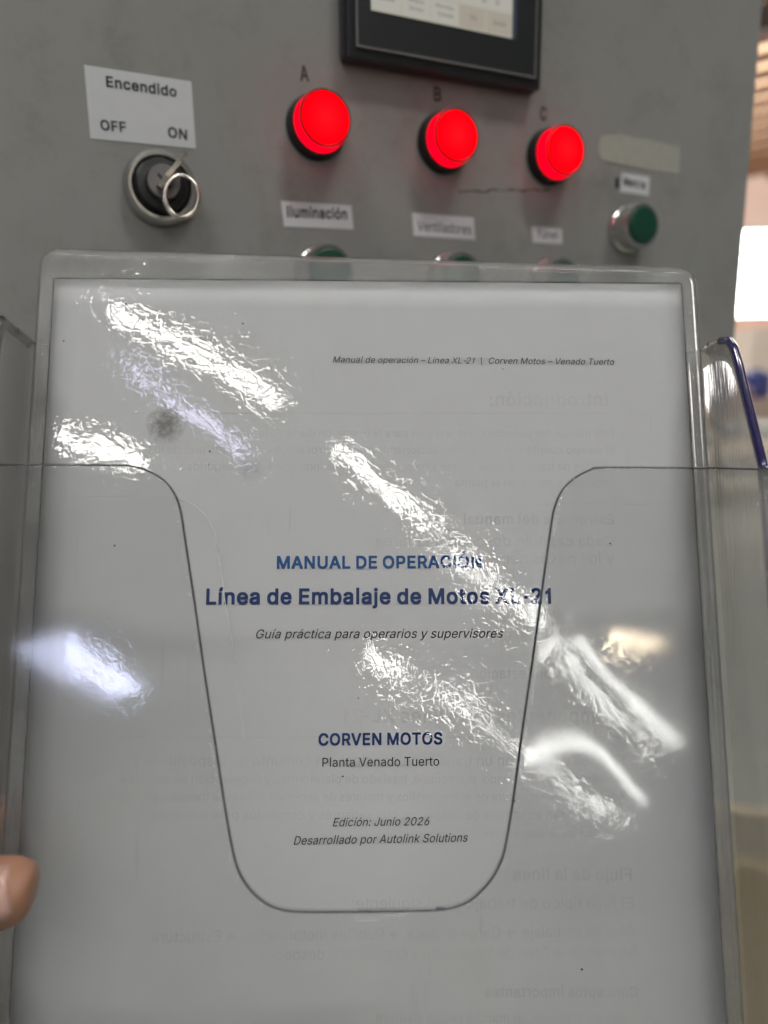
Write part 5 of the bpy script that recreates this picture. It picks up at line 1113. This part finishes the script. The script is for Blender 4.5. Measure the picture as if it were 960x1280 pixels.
# ================================================================== LIGHTS OF THE HALL (strips known by their reflections, then added unseen ones)
lit_w = emit('white led diffuser', (1.0, .99, .95), STRIP_POWER)
lit_c = emit('window stand-in diffuser', (.66, .71, 1.0), 13)
lit_v = emit('bluish led diffuser', (.72, .70, 1.0), STRIP_POWER*.28)
lit_y = emit('warm lamp glass', (1.0, .80, .55), 60)
body_m = paint('white fitting housing', (.6, .6, .6), .5)
def direc(elev, az, d):
    e, a = R_(elev), R_(az); return CAM + Vector((math.sin(a)*math.cos(e), -math.cos(a)*math.cos(e), math.sin(e)))*d
def fitting(p0, p1, width, mat, label):
    mid = (p0+p1)/2; x_ = (p1-p0); L = x_.length; x_.normalize()
    toc = (CAM-mid).normalized(); zz = (Vector((0, 0, -1))*.6+toc*.8); zz = (zz-x_*zz.dot(x_)).normalized(); yy = zz.cross(x_)
    m_ = Matrix.Identity(4)
    for i, a in enumerate((x_, yy, zz)):
        for j in range(3): m_[j][i] = a[j]
    m_.translation = mid
    e = empty('strip_light', m_); tag(e, label, 'ceiling light', 'ceiling strip lights behind the photographer')
    box('diffuser', (-L/2, L/2, -width/2, width/2, 0, .03), mat, e)
    box('housing', (-L/2-.02, L/2+.02, -width/2-.02, width/2+.02, -.06, -.002), body_m, e)
fitting(direc(42.2, -22.3, 5.2), direc(36.5, -3.6, 5.8), .055, lit_w, 'white strip light nearest overhead, behind the photographer to the left')
fitting(direc(37.6, -20.2, 5.3), direc(31.6, -6.6, 6.1), .07, lit_v, 'bluish weaker strip light beside the nearest overhead strip')
fitting(direc(32.7, 1.7, 6.5), direc(24.5, 11.0, 8.2), .065, lit_w, 'white strip light mid hall, second of the centre row')
fitting(direc(23.0, 12.6, 8.5), direc(15.6, 19.2, 11.5), .075, lit_w, 'white strip light mid hall, third of the centre row')
fitting(direc(13.7, 20.0, 12.5), direc(6.0, 25.4, 16.5), .07, lit_w, 'white strip light far down the hall, last of the centre row')
fitting(direc(31.2, -23.5, 6.8), direc(30.0, -17.5, 7.2), .075, lit_w, 'short white strip light at the far left of the hall ceiling')
fitting(direc(14.8, 4.9, 12.5), direc(12.8, 8.0, 13.2), .12, lit_w, 'short white strip light low over the far hall, first of the low row')
fitting(direc(11.8, 9.8, 13.8), direc(9.0, 14.4, 15.0), .12, lit_w, 'short white strip light low over the far hall, second of the low row')
fitting(direc(8.0, 15.0, 15.5), direc(2.4, 22.0, 18.0), .085, lit_w, 'white strip light low over the far hall, last of the low row')
# unseen row added overhead for brightness, too high to mirror in the sleeve
for (xx, yy, nm) in ((-1.3, -.9, 'added fill strip light overhead to the left of the cabinet'), (1.5, -1.1, 'added fill strip light overhead to the right of the photographer'), (-1.4, 1.6, 'added fill strip light above the cabinet top to the left'), (1.2, 1.9, 'added fill strip light above the cabinet top to the right')):
    fitting(Vector((xx-.75, yy, 5.0)), Vector((xx+.75, yy+.05, 5.0)), .27, lit_w, nm)
fitting(direc(15.6, -20.5, 10.0), direc(11.6, -14.8, 11.5), .34, lit_c, 'bluish strip standing in for a window, low over the hall at far left')  # strip stands in for the cool window mirrored at the left
for i, (x_, y_) in enumerate(HALL_FILL_LIGHTS):
    fitting(Vector((x_-.9, y_, 6.6)), Vector((x_+.9, y_, 6.6)), .5, lit_w, 'added fill strip light over the far hall, %s row, %s of three' % (('near', 'far')[i//3], ('leftmost', 'middle', 'rightmost')[i % 3]))
# round warm high-bay lamp
p = direc(13.0, 25.0, 10.0)
hb = empty('bay_lamp', Matrix.Translation(p)); tag(hb, 'round warm bay lamp hanging in the hall behind the photographer', 'lamp')
bm = bmesh.new(); bmesh.ops.create_uvsphere(bm, u_segments=24, v_segments=16, radius=.075); bm_obj('bulb', bm, lit_y, hb, True)
tube('hanger', [(0, 0, .2), (0, 0, 1.9)], .02, body_m, hb)
